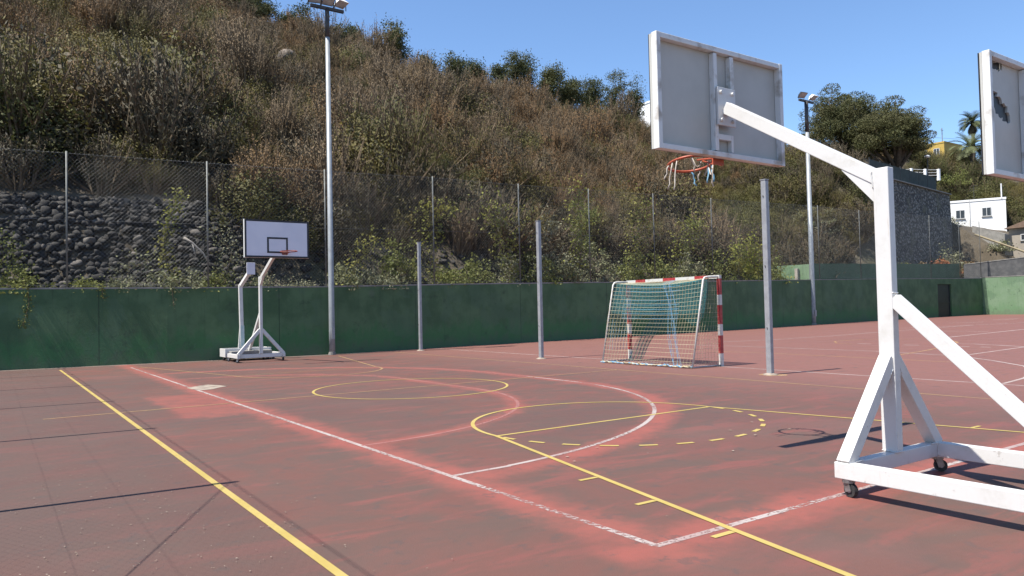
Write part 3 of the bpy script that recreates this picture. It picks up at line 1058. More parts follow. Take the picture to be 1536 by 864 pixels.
def scatter(name, pts, scl, rot, protos, label):
    """one object that carries a countless mass of shrubs"""
    pc = bpy.data.collections.new(name + '_kinds')
    for o in protos:
        pc.objects.link(o)
    me = bpy.data.meshes.new(name)
    me.vertices.add(len(pts))
    me.vertices.foreach_set('co', np.ascontiguousarray(pts, np.float32).ravel())
    at = me.attributes.new('sc', 'FLOAT_VECTOR', 'POINT')
    at.data.foreach_set('vector', np.ascontiguousarray(scl, np.float32).ravel())
    at = me.attributes.new('rt', 'FLOAT_VECTOR', 'POINT')
    at.data.foreach_set('vector', np.ascontiguousarray(rot, np.float32).ravel())
    at = me.attributes.new('kind_index', 'INT', 'POINT')
    at.data.foreach_set('value', RNG.integers(0, len(protos), len(pts)).astype(np.int32))
    o = bpy.data.objects.new(name, me)
    COL.objects.link(o)
    ng = bpy.data.node_groups.new(name + '_nodes', 'GeometryNodeTree')
    ng.interface.new_socket('Geometry', in_out='INPUT', socket_type='NodeSocketGeometry')
    ng.interface.new_socket('Geometry', in_out='OUTPUT', socket_type='NodeSocketGeometry')
    gi = ng.nodes.new('NodeGroupInput')
    go = ng.nodes.new('NodeGroupOutput')
    ip = ng.nodes.new('GeometryNodeInstanceOnPoints')
    ci = ng.nodes.new('GeometryNodeCollectionInfo')
    ci.inputs['Collection'].default_value = pc
    ci.inputs['Separate Children'].default_value = True
    ci.inputs['Reset Children'].default_value = True

    def named(nm, typ):
        x = ng.nodes.new('GeometryNodeInputNamedAttribute')
        x.data_type = typ
        x.inputs['Name'].default_value = nm
        return x.outputs[0]
    ip.inputs['Pick Instance'].default_value = True
    L = ng.links.new
    L(gi.outputs[0], ip.inputs['Points'])
    L(ci.outputs[0], ip.inputs['Instance'])
    L(named('kind_index', 'INT'), ip.inputs['Instance Index'])
    L(named('rt', 'FLOAT_VECTOR'), ip.inputs['Rotation'])
    L(named('sc', 'FLOAT_VECTOR'), ip.inputs['Scale'])
    L(ip.outputs[0], go.inputs[0])
    md = o.modifiers.new('scatter', 'NODES')
    md.node_group = ng
    return tag(o, label, 'shrubs', kind='stuff')


R2 = np.random.default_rng(5)
dry = [dry_shrub('dry_shrub', R2, 'dry_leaf', 56, 1.6, .40, 18, .06) for _ in range(3)] + \
      [dry_shrub('grey_shrub', R2, 'grey_leaf', 66, 1.65, .38, 13, .055) for _ in range(3)]
olv = [green_shrub('olive_shrub', R2, 'olive_leaf', .85, 1.35, 36, 100, .066) for _ in range(3)] + \
      [dry_shrub('olive_broom', R2, 'olive_leaf', 48, 1.4, .5, 18, .06) for _ in range(2)]

shd = [dry_shrub('dark_shrub', R2, 'shade_leaf', 50, 1.4, .6, 11, .08) for _ in range(2)] + [green_shrub('dark_bush', R2, 'shade_leaf', .85, 1.2, 30, 56, .08) for _ in range(2)]

# shrub positions: jittered grid over the slope
px, py = np.meshgrid(np.arange(-8, 128, 1.06), np.arange(0, 47, 1.06))
ex, ey = np.meshgrid(np.arange(44, 66, 1.2), np.arange(4.5, 30, 1.2))
px, py = np.concatenate([px.ravel(), ex.ravel() + .5]), np.concatenate([py.ravel(), ey.ravel() + .5])
px = (px + R2.uniform(-.5, .5, px.shape)).ravel()
pd = (py + R2.uniform(-.5, .5, py.shape)).ravel()
pyw = wall_y(px) + pd
ang = np.degrees(np.arctan2(px, pyw))
inview = (ang > -4) & (ang < 73)
off_ = 4.2 * sstep(39, 43, px)
d_ = pd - off_
bank_top = np.where(px < 6, 2.7, np.where(px < 20, 1.9, 1.9))
ok = inview & ((d_ > bank_top) | ((px > 50) & (pd > 4.4)))
yr = np.interp(px, [60, 67.9, 86.4], [36.2, 37.1, 39.5])
terr = (px > 64) & (px < 87.5)
ok &= ~(terr & (pyw < yr + 1.2))
ok &= ~(terr & (R2.random(len(px)) < 0.72))
ok &= ~((np.hypot(px - 75.5, (pyw - 41.5) * 1.2) < 6.0) & (pyw > yr))
house = (px > 87) & (px < 104) & (pyw < 51) & (pyw > 36)
ok &= ~house
ok &= ~((px > 74) & (pyw < 33.8))
ok &= ~((px > 88) & (R2.random(len(px)) < 0.35))
# hide density: nothing far behind the ridge
zz = height(px, pyw)
ok &= ~((d_ > 42) & (px < 60))
gap = vnoise(px, pyw, 0.22, 8)
ok &= ~((gap > 0.86) & (d_ > 14) & (R2.random(len(px)) < .6))
px, pyw, zz, d_, off_ = px[ok], pyw[ok], zz[ok], d_[ok], off_[ok]
green_p = 0.10 + 0.58 * np.exp(-np.maximum(d_, 0) / 7.0) + 0.75 * sstep(.54, .74, vnoise(px, pyw, 0.12, 4)) * np.where(px < 22, .6, .4) + .3 * sstep(60, 90, px) \
    + 0.35 * sstep(24, 36, d_) * sstep(24, 40, px) + .45 * sstep(46, 52, px)
isg = R2.random(len(px)) < green_p
n = len(px)
sc_ = R2.uniform(.75, 1.45, n) * np.interp(vnoise(px, pyw, 0.28, 6), [.2, .8], [.72, 1.5])
sc_ = np.where(isg & (d_ < 9), sc_ * 1.25, sc_)
sc_ = np.where((px < 7) & (d_ < 4.2), sc_ * .62, sc_)
sc_ = np.where((px > 55) & (px < 88) & (pyw > 36), sc_ * np.where(px < 66, .78, .58), sc_)
sc_ = np.where((px > 74) & (pyw < 36.5), sc_ * .5, sc_)
sc3 = np.stack([sc_ * R2.uniform(.9, 1.2, n), sc_ * R2.uniform(.9, 1.2, n), sc_ * R2.uniform(.8, 1.35, n)], 1)
rot = np.stack([R2.normal(.0, .1, n) - .05, R2.normal(0, .1, n), R2.random(n) * 2 * PI], 1)
pts = np.stack([px, pyw, zz - 0.1], 1)
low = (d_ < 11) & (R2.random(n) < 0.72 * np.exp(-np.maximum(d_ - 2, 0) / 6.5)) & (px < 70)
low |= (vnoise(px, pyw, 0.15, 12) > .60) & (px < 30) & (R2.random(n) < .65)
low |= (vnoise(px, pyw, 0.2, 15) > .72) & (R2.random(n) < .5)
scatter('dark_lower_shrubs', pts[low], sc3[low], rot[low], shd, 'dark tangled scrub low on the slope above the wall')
isg_all = isg
isg = isg_all & ~low
dsel = ~isg_all & ~low
scatter('dry_hillside_shrubs', pts[dsel], sc3[dsel], rot[dsel], dry, 'brown and grey dry scrub covering the hillside')
scatter('green_hillside_shrubs', pts[isg], sc3[isg], rot[isg], olv, 'olive green scrub growing among the dry hillside scrub')
print('shrubs', (~isg).sum(), isg.sum())


# ------------------------------------------------------------------ dry stone bank
def ico(sub):
    bm = bmesh.new()
    bmesh.ops.create_icosphere(bm, subdivisions=sub, radius=1.0)
    v = np.array([q.co[:] for q in bm.verts])
    f = np.array([[q.index for q in p.verts] for p in bm.faces])
    bm.free()
    return v, f


IV, IF = ico(2)


def rock_shape(rng, r):
    v = IV.copy()
    for _ in range(8):
        nn = rng.normal(size=3)
        nn /= np.linalg.norm(nn)
        dd = v @ nn
        cut = rng.uniform(.48, .82)
        v = v - np.outer(np.maximum(dd - cut, 0), nn) * .9
    v = v * (1 + rng.normal(0, .03, (len(v), 1)))
    v = v * np.array([rng.uniform(.85, 1.35), rng.uniform(.8, 1.1), rng.uniform(.65, .95)]) * r
    a = rng.random() * 2 * PI
    t = rng.normal(0, .35)
    rz = np.array(Euler((t, rng.normal(0, .3), a)).to_matrix())
    return v @ rz.T


R3 = np.random.default_rng(21)
rv, rf, nb = [], [], 0
def put_rock(x, y, z, r):
    global nb
    v = rock_shape(R3, r) + np.array([x, y, z])
    rv.append(v)
    rf.append(IF + nb)
    nb += len(v)
for x_ in np.arange(-3.5, 8.2, 0.20):
    for s_ in np.arange(0.0, 1.02, 0.048):
        dd = .95 + 1.5 * s_
        r = R3.uniform(.06, .165) * (1.45 if R3.random() < .10 else 1)
        x = x_ + R3.uniform(-.15, .15)
        if x > 6.2 and R3.random() < .45:
            continue
        y = float(wall_y(x)) + dd
        put_rock(x, y + R3.uniform(-.08, .03), float(height(x, y)) + R3.uniform(-.05, .1), r)
for x_ in np.arange(-3.5, 7.6, 0.26):
    for s_ in np.arange(0.0, 1.02, 0.07):
        x = x_ + R3.uniform(-.13, .13)
        y = float(wall_y(x)) + .97 + 1.5 * s_
        put_rock(x, y, float(height(x, y)) - .03, R3.uniform(.12, .2))
for x_ in np.arange(8.0, 22, 0.42):
    for s_ in np.arange(0.0, 1.0, 0.13):
        if R3.random() < .35:
            continue
        dd = .9 + 1.5 * s_
        x = x_ + R3.uniform(-.2, .2)
        y = float(wall_y(x)) + dd
        put_rock(x, y, float(height(x, y)) + R3.uniform(-.06, .05), R3.uniform(.10, .22))
rb = np_mesh('dry_stone_bank', np.concatenate(rv), np.concatenate(rf), 'rock', smooth=False)
tag(rb, 'dark bank of piled rounded basalt stones behind the wire fence', 'stone bank')


def slope_point(px_, py_):
    """where the hillside surface lies under a point of the photograph"""
    v = np.array(R[2]) + np.array(R[0]) * ((px_ - 768) / 1124.23) - np.array(R[1]) * ((py_ - 432) / 1124.23)
    for t in np.arange(26, 130, .2):
        p = np.array([0, 0, 1.4372]) + v * t
        if p[1] > wall_y(p[0]) + .6 and p[2] < float(height(p[0], p[1])):
            return p
    return p


def boulder(px_, py_, r, label):
    p = slope_point(px_, py_)
    o = np_mesh('boulder', rock_shape(R3, r) * np.array([1, 1, .8]), IF, 'boulder', smooth=False)
    o.location = (p[0], p[1] - .8, p[2] + r * .55 + .25)
    return tag(o, label, 'rock', 'pale rocks on the hillside')

boulder(426, 108, .85, 'largest pale boulder showing high in the scrub left of the tall floodlight pole')
boulder(404, 94, .5, 'pale rock just up and left of the largest boulder on the slope')
boulder(371, 74, .5, 'small pale rock on the upper slope left of the largest boulder')
boulder(62, 44, 1.0, 'pale rock outcrop at the upper left corner of the scrub slope')
boulder(30, 36, .8, 'weathered rock at the far upper left corner of the slope')
boulder(225, 45, 1.0, 'dark weathered outcrop rock near the top centre of the left slope')

# ------------------------------------------------------------------ bushes along the wall top
def bush(name, x, d, w, h, leafm, label, clumps=30, per=60, lsz=.10, stems=True, cat='bush', group='bushes along the top of the green wall', seed=0, z0=None, flat=1.0, spray=0.12):
    rng = np.random.default_rng(int(1000 + x * 37 + seed + d * 13))
    y = float(wall_y(x)) + d
    z = float(height(x, y)) if z0 is None else z0
    root = tag(empty(name, (x, y, z - .05)), label, cat, group)
    cc = dome_points(clumps, rng, w / 2, h * .86, .25)
    cc[:, 1] *= flat
    keep = rng.random(clumps) < .93
    cc = cc[keep]
    n = len(cc)
    off = rng.normal(0, 1, (n, per, 3)) * np.array([1, 1 * flat, .8]) * spray * rng.uniform(.6, 1.6, (n, 1, 1))
    cen = (cc[:, None] + off).reshape(-1, 3)
    cen[:, 2] = np.maximum(cen[:, 2], .02)
    # a few shoots that stick out
    ns = max(3, clumps // 5)
    sb = cc[rng.integers(0, n, ns)]
    st = sb + np.stack([rng.normal(0, .25, ns), rng.normal(0, .2, ns), rng.uniform(.2, .55, ns)], 1) * min(1.0, h)
    t = rng.random((ns, 16))
    sh = (sb[:, None] + (st - sb)[:, None] * t[..., None] + rng.normal(0, .03, (ns, 16, 3))).reshape(-1, 3)
    cen = np.concatenate([cen, sh])
    v, q = leaf_quads(cen, rng.uniform(.55, 1.3, len(cen)) * lsz, rng, .1, .6)
    np_mesh('foliage', v, q, leafm, root)
    foot = rng.normal(0, .1 * w, (n, 3)) * np.array([1, flat * .5, 0])
    v1, q1 = ribbons(foot, cc, .03, .010, rng)
    v2, q2 = ribbons(sb, st, .012, .005, rng)
    v, q, _ = join([(v1, q1, 0), (v2, q2, 0)])
    np_mesh('stems', v, q, 'twig', root)
    return root


BL = 'bush_leaf'
GLf = 'grey_bush_leaf'
VL = 'vine_leaf'
spots = [
 # x, d, w, h, mat, lsz, words
 (0.6, .65, 1.9, .95, BL, .10, 'low green bush at the far left of the wall top under the stone bank'),
 (2.3, .60, 1.0, .45, BL, .08, 'small low green bush just right of the leftmost fence post'),
 (3.4, .60, 1.3, .40, GLf, .08, 'flat greyish weed clump on the wall top below the stone bank'),
 (4.9, .60, 1.9, .95, GLf, .09, 'greyish leafy bush left of the fence post by the far backboard'),
 (6.1, .55, 1.2, .75, BL, .09, 'green bush behind the fence just left of the far backboard'),
 (7.6, .6, 1.2, .55, GLf, .08, 'low grey green bush behind the far hoop arm'),
 (8.9, .7, 1.1, .45, GLf, .08, 'small grey bush between the far backboard and the tall floodlight pole'),
 (10.6, .7, 1.7, 1.2, GLf, .10, 'pale grey green bush just right of the tall floodlight pole'),
 (12.2, .8, 1.9, 1.0, GLf, .10, 'pale leafy bush left of the most distant bare post'),
 (13.4, 1.4, 1.9, 1.9, BL, .11, 'tall green bush directly behind the most distant bare post'),
 (15.1, .8, 1.9, 1.0, BL, .10, 'green bush on the wall right of the most distant bare post'),
 (16.8, .9, 1.7, 1.5, BL, .11, 'green bush midway between the two farther bare posts'),
 (18.4, .9, 2.0, 1.7, GLf, .11, 'pale leafy bush just left of the middle bare post'),
 (20.2, 1.1, 2.2, 2.6, BL, .12, 'tall green bush behind the middle bare post'),
 (22.0, 1.0, 2.3, 2.0, GLf, .12, 'bushy pale shrub right of the middle bare post'),
 (24.2, 1.0, 2.3, 2.5, GLf, .12, 'tall pale leafy shrub left of the goal above the wall'),
 (26.4, .9, 2.2, 1.8, BL, .12, 'green shrub above the wall at the left upright of the goal'),
 (28.8, 1.1, 2.4, 2.1, BL, .13, 'green shrub above the wall behind the left half of the goal'),
 (31.2, 1.0, 2.4, 1.9, GLf, .13, 'pale shrub above the middle of the goal crossbar'),
 (34.0, 1.0, 2.6, 2.4, BL, .13, 'green shrub above the right half of the goal crossbar'),
 (36.6, 1.2, 2.7, 2.8, VL, .13, 'bright yellow green shrub over the wall at the right upright of the goal'),
 (39.6, 1.3, 3.0, 2.9, BL, .14, 'broad green shrub directly behind the nearest bare post'),
 (41.6, 1.4, 2.4, 1.9, VL, .14, 'yellow green shrub right of the nearest bare post'),
]
for i, (x, d, w_, h_, m_, ls, lab) in enumerate(spots):
    bush('bush', x, d, w_, h_, m_, lab, clumps=int(16 + 12 * w_), per=46, lsz=ls, seed=i, spray=.11 + .03 * w_ / 2)
# a second row a little up the slope
row2 = [
 (9.3, 3.0, 2.0, 1.6, 'olive_leaf', 'dark olive bush up the slope above the far backboard'),
 (11.6, 3.4, 2.6, 2.2, 'olive_leaf', 'dark olive bush up the slope right of the tall floodlight pole'),
 (14.3, 3.2, 2.4, 1.9, 'olive_leaf', 'dark bush upslope over the most distant bare post'),
 (17.2, 3.2, 2.4, 2.4, BL, 'green bush upslope between the two farther bare posts'),
 (21.0, 3.2, 2.6, 2.8, VL, 'yellow green climbing bush upslope above the middle bare post'),
 (25.3, 3.2, 2.8, 3.2, BL, 'green bush upslope left of the goal'),
 (29.6, 3.4, 3.0, 3.0, 'olive_leaf', 'dark olive bush upslope behind the goal'),
 (35.3, 3.6, 3.2, 3.2, BL, 'green bush upslope over the right end of the goal'),
 (44.5, 5.5, 4.0, 4.2, VL, 'tall bright green bush upslope below the near backboard corner'),
 (57.0, 6.8, 4.0, 3.2, GLf, 'grey green leafy bush behind the fence left of the near hoop upright'),
]
for i, (x, d, w_, h_, m_, lab) in enumerate(row2):
    bush('bush', x, d, w_, h_, m_, lab, clumps=int(18 + 10 * w_), per=44, lsz=.13, seed=50 + i, spray=.16, group='bushes on the lower slope')


# ivy hanging on the wall face and climbing the fence
def vine(name, path, label, wdt=.12, n=150, leafm='vine_leaf', lsz=.08, group='creepers on the wall and fence'):
    rng = np.random.default_rng(int(abs(path[0][0]) * 91 + 7))
    P = [np.array(p, float) for p in path]
    base = P[0].copy()
    root = tag(empty(name, base), label, 'creeper', group)
    seg = [(P[i] - base, P[i + 1] - base) for i in range(len(P) - 1)]
    cen = []
    for i in range(n):
        a, b = seg[rng.integers(0, len(seg))]
        t = rng.random()
        cen.append(a + (b - a) * t + rng.normal(0, 1, 3) * np.array([wdt, .025, wdt * .8]))
    cen = np.array(cen)
    v, q = leaf_quads(cen, rng.uniform(.6, 1.3, len(cen)) * lsz, rng, -.2, .7)
    np_mesh('foliage', v, q, leafm, root)
    mb = MB()
    mb.tube([Vector(p) - Vector(base) for p in path], .009, 5)
    mb.build('stem', 'twig', root)


def wallp(x, z, off=-.05):
    return (x, float(wall_y(x)) + off, z)


vine('ivy', [wallp(.85, 2.43), wallp(.88, 1.9), wallp(.78, 1.45), wallp(.72, 1.25)], 'ivy strand hanging far down the green wall at the left edge', .07, 130, 'bush_leaf', .06)
vine('ivy', [wallp(2.72, 2.43), wallp(2.74, 2.2), wallp(2.76, 2.02)], 'short ivy tuft hanging over the wall right of the leftmost fence post', .06, 50, 'bush_leaf', .06)
vine('ivy', [wallp(4.62, 2.42), wallp(4.66, 2.2), wallp(4.7, 1.75)], 'thin sparse ivy strand hanging on the wall left of the far hoop', .05, 45, 'grey_bush_leaf', .05)
vine('creeper', [wallp(4.9, 2.5, .35), wallp(4.45, 3.6, .5), wallp(4.75, 4.7, .55), wallp(5.05, 5.5, .5)], 'yellow green creeper climbing in front of the stone bank', .16, 520, VL, .10)
vine('creeper', [wallp(14.0, 2.6, .2), wallp(14.25, 4.2, .2), wallp(14.1, 5.4, .2), wallp(15.2, 5.5, .25)], 'yellow green creeper on the fence post above the most distant bare post', .34, 620, VL, .11)
vine('creeper', [wallp(18.5, 2.6, .25), wallp(18.0, 4.6, .3), wallp(17.2, 5.9, .3)], 'creeper twining up the fence left of the middle bare post', .45, 760, VL, .115)
vine('creeper', [wallp(22.3, 2.8, .25), wallp(22.6, 5.0, .3), wallp(22.3, 7.2, .3)], 'tall yellow creeper right of the middle bare post', .45, 820, VL, .12)
vine('creeper', [wallp(26.1, 2.8, .25), wallp(26.5, 5.0, .3), wallp(27.0, 6.8, .3)], 'creeper up the fence above the left upright of the goal', .5, 760, VL, .12)


vine('creeper', [wallp(10.6, 2.6, .25), wallp(11.0, 3.6, .3), wallp(11.9, 4.2, .3)], 'yellow green creeper on the fence right of the tall floodlight pole', .3, 420, VL, .10)
vine('creeper', [wallp(20.0, 2.7, .25), wallp(20.6, 4.4, .3), wallp(20.2, 5.6, .3)], 'pale creeper on the fence behind the middle bare post', .45, 640, 'grey_bush_leaf', .11)
vine('creeper', [wallp(29.6, 2.8, .25), wallp(30.2, 4.8, .3), wallp(31.5, 6.0, .3)], 'yellow green creeper on the fence above the goal crossbar', .6, 800, VL, .13)
vine('creeper', [wallp(35.0, 2.9, .25), wallp(35.6, 4.4, .3), wallp(37.5, 4.9, .3)], 'bright creeper over the fence at the right end of the goal', .7, 900, VL, .14)

vine('creeper', [wallp(-.1, 2.5, .35), wallp(.3, 3.3, .6), wallp(.1, 4.0, .8)], 'leafy creeper over the stones at the far left edge', .32, 420, 'bush_leaf', .09)
vine('creeper', [wallp(6.3, 2.5, .3), wallp(6.6, 3.5, .6), wallp(6.2, 4.4, .9)], 'creeper over the stones just left of the far backboard', .30, 420, 'grey_bush_leaf', .09)
vine('creeper', [wallp(3.3, 2.5, .35), wallp(3.6, 3.0, .5), wallp(4.2, 3.3, .6)], 'low greyish creeper over the stones left of the yellow green one', .28, 300, 'grey_bush_leaf', .085)

# fallen bleached branches on the bank
def branch(x, d, z, pts, label):
    y = float(wall_y(x)) + d
    mb = MB()
    mb.tube([Vector(p) for p in pts], [.05, .04, .03, .018][:len(pts)], 7)
    mb.tube([Vector(pts[1]), Vector(pts[1]) + Vector((.1, -.05, -.45))], [.03, .015], 6)
    o = mb.build('dead_branch', 'pale_concrete', smooth=True, loc=(x, y, z))
    tag(o, label, 'branch')

branch(5.15, .7, 4.0, [(0, 0, 0), (.25, 0, -.15), (.6, -.02, -.5), (.8, -.05, -.9)], 'bleached dead branch leaning on the stone bank left of the far backboard')

# ------------------------------------------------------------------ trees
def tree(name, x, y, z, h, w, leafm, label, clumps=46, per=70, lsz=.28, trunk_frac=.3, group='trees along the ridge', seed=0, cone=0.0, spray=.42, cat='tree'):
    rng = np.random.default_rng(int(400 + x * 31 + y * 17 + seed))
    root = tag(empty(name, (x, y, z - .2)), label, cat, group)
    th = h * trunk_frac
    # crown: lobes placed in an uneven ellipsoid
    lob = 7
    lc = rng.normal(size=(lob, 3))
    lc /= np.linalg.norm(lc, axis=1)[:, None]
    lc = lc * rng.uniform(.25, .75, (lob, 1)) * np.array([w * .36, w * .36, (h - th) * .36])
    lc[:, 2] += th + (h - th) * .5
    if cone:
        k = np.clip((lc[:, 2] - th) / (h - th), 0, 1)
        lc[:, :2] *= (1 - cone * k)[:, None]
    which = rng.integers(0, lob, clumps)
    d = rng.normal(size=(clumps, 3))
    d /= np.linalg.norm(d, axis=1)[:, None]
    lr = np.array([w * .25, w * .25, (h - th) * .20]) * rng.uniform(.7, 1.2, (lob, 1))
    cc = lc[which] + d * rng.uniform(.5, 1.0, (clumps, 1)) * lr[which]
    cc[:, 2] = np.maximum(cc[:, 2], th * .55)
    off = rng.normal(0, 1, (clumps, per, 3)) * spray * np.array([1, 1, .7]) * rng.uniform(.6, 1.3, (clumps, 1, 1))
    cen = (cc[:, None] + off).reshape(-1, 3)
    v, q = leaf_quads(cen, rng.uniform(.6, 1.3, len(cen)) * lsz, rng, .35, .42)
    np_mesh('crown', v, q, leafm, root)
    mb = MB()
    lean = rng.normal(0, .05 * h, 2)
    top = (lean[0], lean[1], th + (h - th) * .55)
    r0 = max(.09, .022 * h)
    mb.tube([(0, 0, -.3), (lean[0] * .2, lean[1] * .2, th * .5), (lean[0] * .6, lean[1] * .6, th), top], [r0 * 1.25, r0, r0 * .8, r0 * .35], 8)
    for i in range(lob):
        s = rng.uniform(.5, 1.0)
        a = Vector((lean[0] * .5 * s, lean[1] * .5 * s, th * s))
        b = Vector(lc[i])
        mid = a.lerp(b, .5) + Vector((0, 0, -.06 * h))
        mb.tube([a, mid, b], [r0 * .5, r0 * .35, r0 * .15], 6)
    mb.build('trunk', 'bark', root, smooth=True)
    return root


FWD = np.array(R[2])
RGT = np.array(R[0])
UPV = np.array(R[1])


def at(px_, depth, py_=None):
    """world point seen at a photograph pixel at the given distance (used only to lay out the far hillside)"""
    v = FWD + RGT * ((px_ - 768) / 1124.23) + UPV * (-((432 if py_ is None else py_) - 432) / 1124.23)
    p = np.array([0, 0, 1.4372]) + v * depth
    return p


ridge = [
 # pixel x, pixel y of the top, width in pixels, words
 (352, -14, 62, 'bushy green ridge tree cut by the photo top, left of the dense one'),
 (388, -8, 52, 'dense green tree where the sky begins, well left of the tall floodlight'),
 (438, 22, 34, 'low tree on the ridge between the dense tree and the floodlight pole'),
 (463, 10, 40, 'dark upright tree on the ridge just left of the tall floodlight pole'),
 (506, 30, 36, 'narrow dark tree on the ridge just right of the tall floodlight pole'),
 (534, 42, 44, 'low spreading tree on the ridge right of the floodlight pole'),
 (593, 48, 52, 'rounded lone tree on the ridge between two open stretches of sky'),
 (648, 80, 26, 'small narrow tree on the ridge right of the rounded lone tree'),
 (692, 79, 42, 'dark tree standing left of the long ridge thicket'),
 (722, 86, 36, 'dark tree leaning against its left neighbour before the ridge thicket'),
 (754, 106, 40, 'lowest tree at the left end of the long ridge thicket'),
 (787, 92, 54, 'tallest tree in the left part of the long ridge thicket'),
 (826, 97, 50, 'wide tree in the middle of the long ridge thicket'),
 (862, 106, 46, 'mid green tree right of the middle of the ridge thicket'),
 (893, 110, 42, 'dark green tree in the right part of the ridge thicket'),
 (926, 123, 48, 'broad tree near the right end of the ridge thicket'),
 (958, 133, 40, 'last green tree of the ridge thicket by the left edge of the near backboard'),
]
for i, (q, yt, wp, lab) in enumerate(ridge):
    v = np.array(R[2]) + np.array(R[0]) * ((q - 768) / 1124.23)
    dep = 40.0
    while dep < 120:
        p_ = v * dep
        if p_[1] - float(wall_y(p_[0])) > 33.5:
            break
        dep += .25
    gz = float(height(p_[0], p_[1]))
    v2 = v - np.array(R[1]) * ((yt - 432) / 1124.23)
    ztop = 1.4372 + v2[2] * dep
    h_ = max(ztop - gz + .3, 3.2)
    w_ = wp / 1124.23 * dep * 1.12
    tree('ridge_tree', p_[0], p_[1], gz, h_ * [1.3, 1.12, 1.35, 1.05, 1.22][(i * 7) % 5], w_ * [1.05, 1.35, 1.15, 1.25][(i * 5) % 4], 'tree_leaf', lab, clumps=int(46 + 20 * w_), per=80, lsz=.2, trunk_frac=.10, seed=i, spray=.34, cone=[.1, .45, .25][i % 3])


def big_pine(x, y, z, ctr, rx, rz, label, seed, trunk_r=.45):
    """broad flat-bottomed pine: domed tufts on spreading limbs"""
    rng = np.random.default_rng(seed)
    root = tag(empty('pine_tree', (x, y, z - .3)), label, 'tree', 'big pines on the terrace')
    c0 = Vector(ctr) - Vector((x, y, z - .3))
    tufts = []
    for i in range(165):
        d = rng.normal(size=3)
        d /= np.linalg.norm(d)
        if d[2] < -.45:
            d[2] = -d[2] * .6
        r = rng.uniform(.40, 1.0)
        tufts.append(np.array(c0) + d * r * np.array([rx, rx * .8, rz * (1.0 if d[2] > 0 else .8)]))
    tufts = np.array(tufts)
    per = 400
    rad = rng.uniform(.75, 1.35, (len(tufts), 1, 1))
    d = rng.normal(size=(len(tufts), per, 3))
    d /= np.linalg.norm(d, axis=2)[..., None]
    rr = rng.uniform(.55, 1.0, (len(tufts), per, 1)) ** .6
    off = d * rr * rad * np.array([1.0, 1.0, .62])
    cen = (tufts[:, None] + off).reshape(-1, 3)
    v, q = leaf_quads(cen, rng.uniform(.6, 1.25, len(cen)) * .20, rng, .45, .36)
    np_mesh('crown', v, q, 'pine_leaf', root)
    mb = MB()
    fork = Vector((c0.x * .5, c0.y * .5, (c0.z - rz * .75)))
    mb.tube([(0, 0, -.3), (c0.x * .15, c0.y * .15, fork.z * .5), fork], [trunk_r * 1.2, trunk_r, trunk_r * .85], 10)
    for i in range(0, len(tufts), 9):
        b = Vector(tufts[i])
        mid = fork.lerp(b, .5) + Vector((0, 0, -.25))
        mb.tube([fork, mid, b], [trunk_r * .45, trunk_r * .28, .05], 6)
    mb.build('trunk', 'bark', root, smooth=True)


pB = at(1352, 78, 262)
cB = at(1337, 78, 210)
big_pine(pB[0], pB[1], float(height(pB[0], pB[1])), cB, 4.4, 4.3, 'right hand pine with thick leaning trunk above the stone retaining wall', 3, .5)
pA = at(1292, 82, 262)
cA = at(1266, 82, 197)
big_pine(pA[0], pA[1], float(height(pA[0], pA[1])), cA, 4.9, 5.0, 'taller left pine with broad domed crown beside the farther floodlight', 4, .45)
p_ = at(1398, 92, 232)
tree('small_tree', p_[0], p_[1], float(height(p_[0], p_[1])), 4.2, 2.6, 'tree_leaf', 'small round tree by the yellow house right of the pines', 24, 60, .26, .3, 'garden trees on the upper right', spray=.3)
for i, (q1, dep, w_, h_, mt, lab) in enumerate([
    (1436, 100, 5, 2.6, BL, 'bright green bush below the palms'),
    (1410, 96, 4, 2.2, 'olive_leaf', 'dark bush right of the slim street lamp'),
    (1462, 106, 6, 2.4, 'olive_leaf', 'olive bush above the roof of the white house'),
    (1424, 86, 3, 1.5, GLf, 'pale flowering bush at the right end of the retaining wall'),
    (1522, 96, 6, 3.5, 'olive_leaf', 'dark tall bush behind the white house by the photo edge'),
    (1360, 98, 4, 1.6, 'olive_leaf', 'dark hedge bush between the pine trunk and the railing'),
    (1180, 108, 8, 2.2, 'olive_leaf', 'wide bush on the skyline left of the pines'),
    (1424, 76, 4.0, 2.9, GLf, 'yellowish bush in front of the stone retaining wall'),
    ]):
    p_ = at(q1, dep)
    d_b = p_[1] - float(wall_y(p_[0]))
    bush('bush', p_[0], d_b, w_, h_, mt, lab, clumps=int(20 + 5 * w_), per=46, lsz=.2, seed=90 + i, group='bushes on the far right hillside', spray=.3)


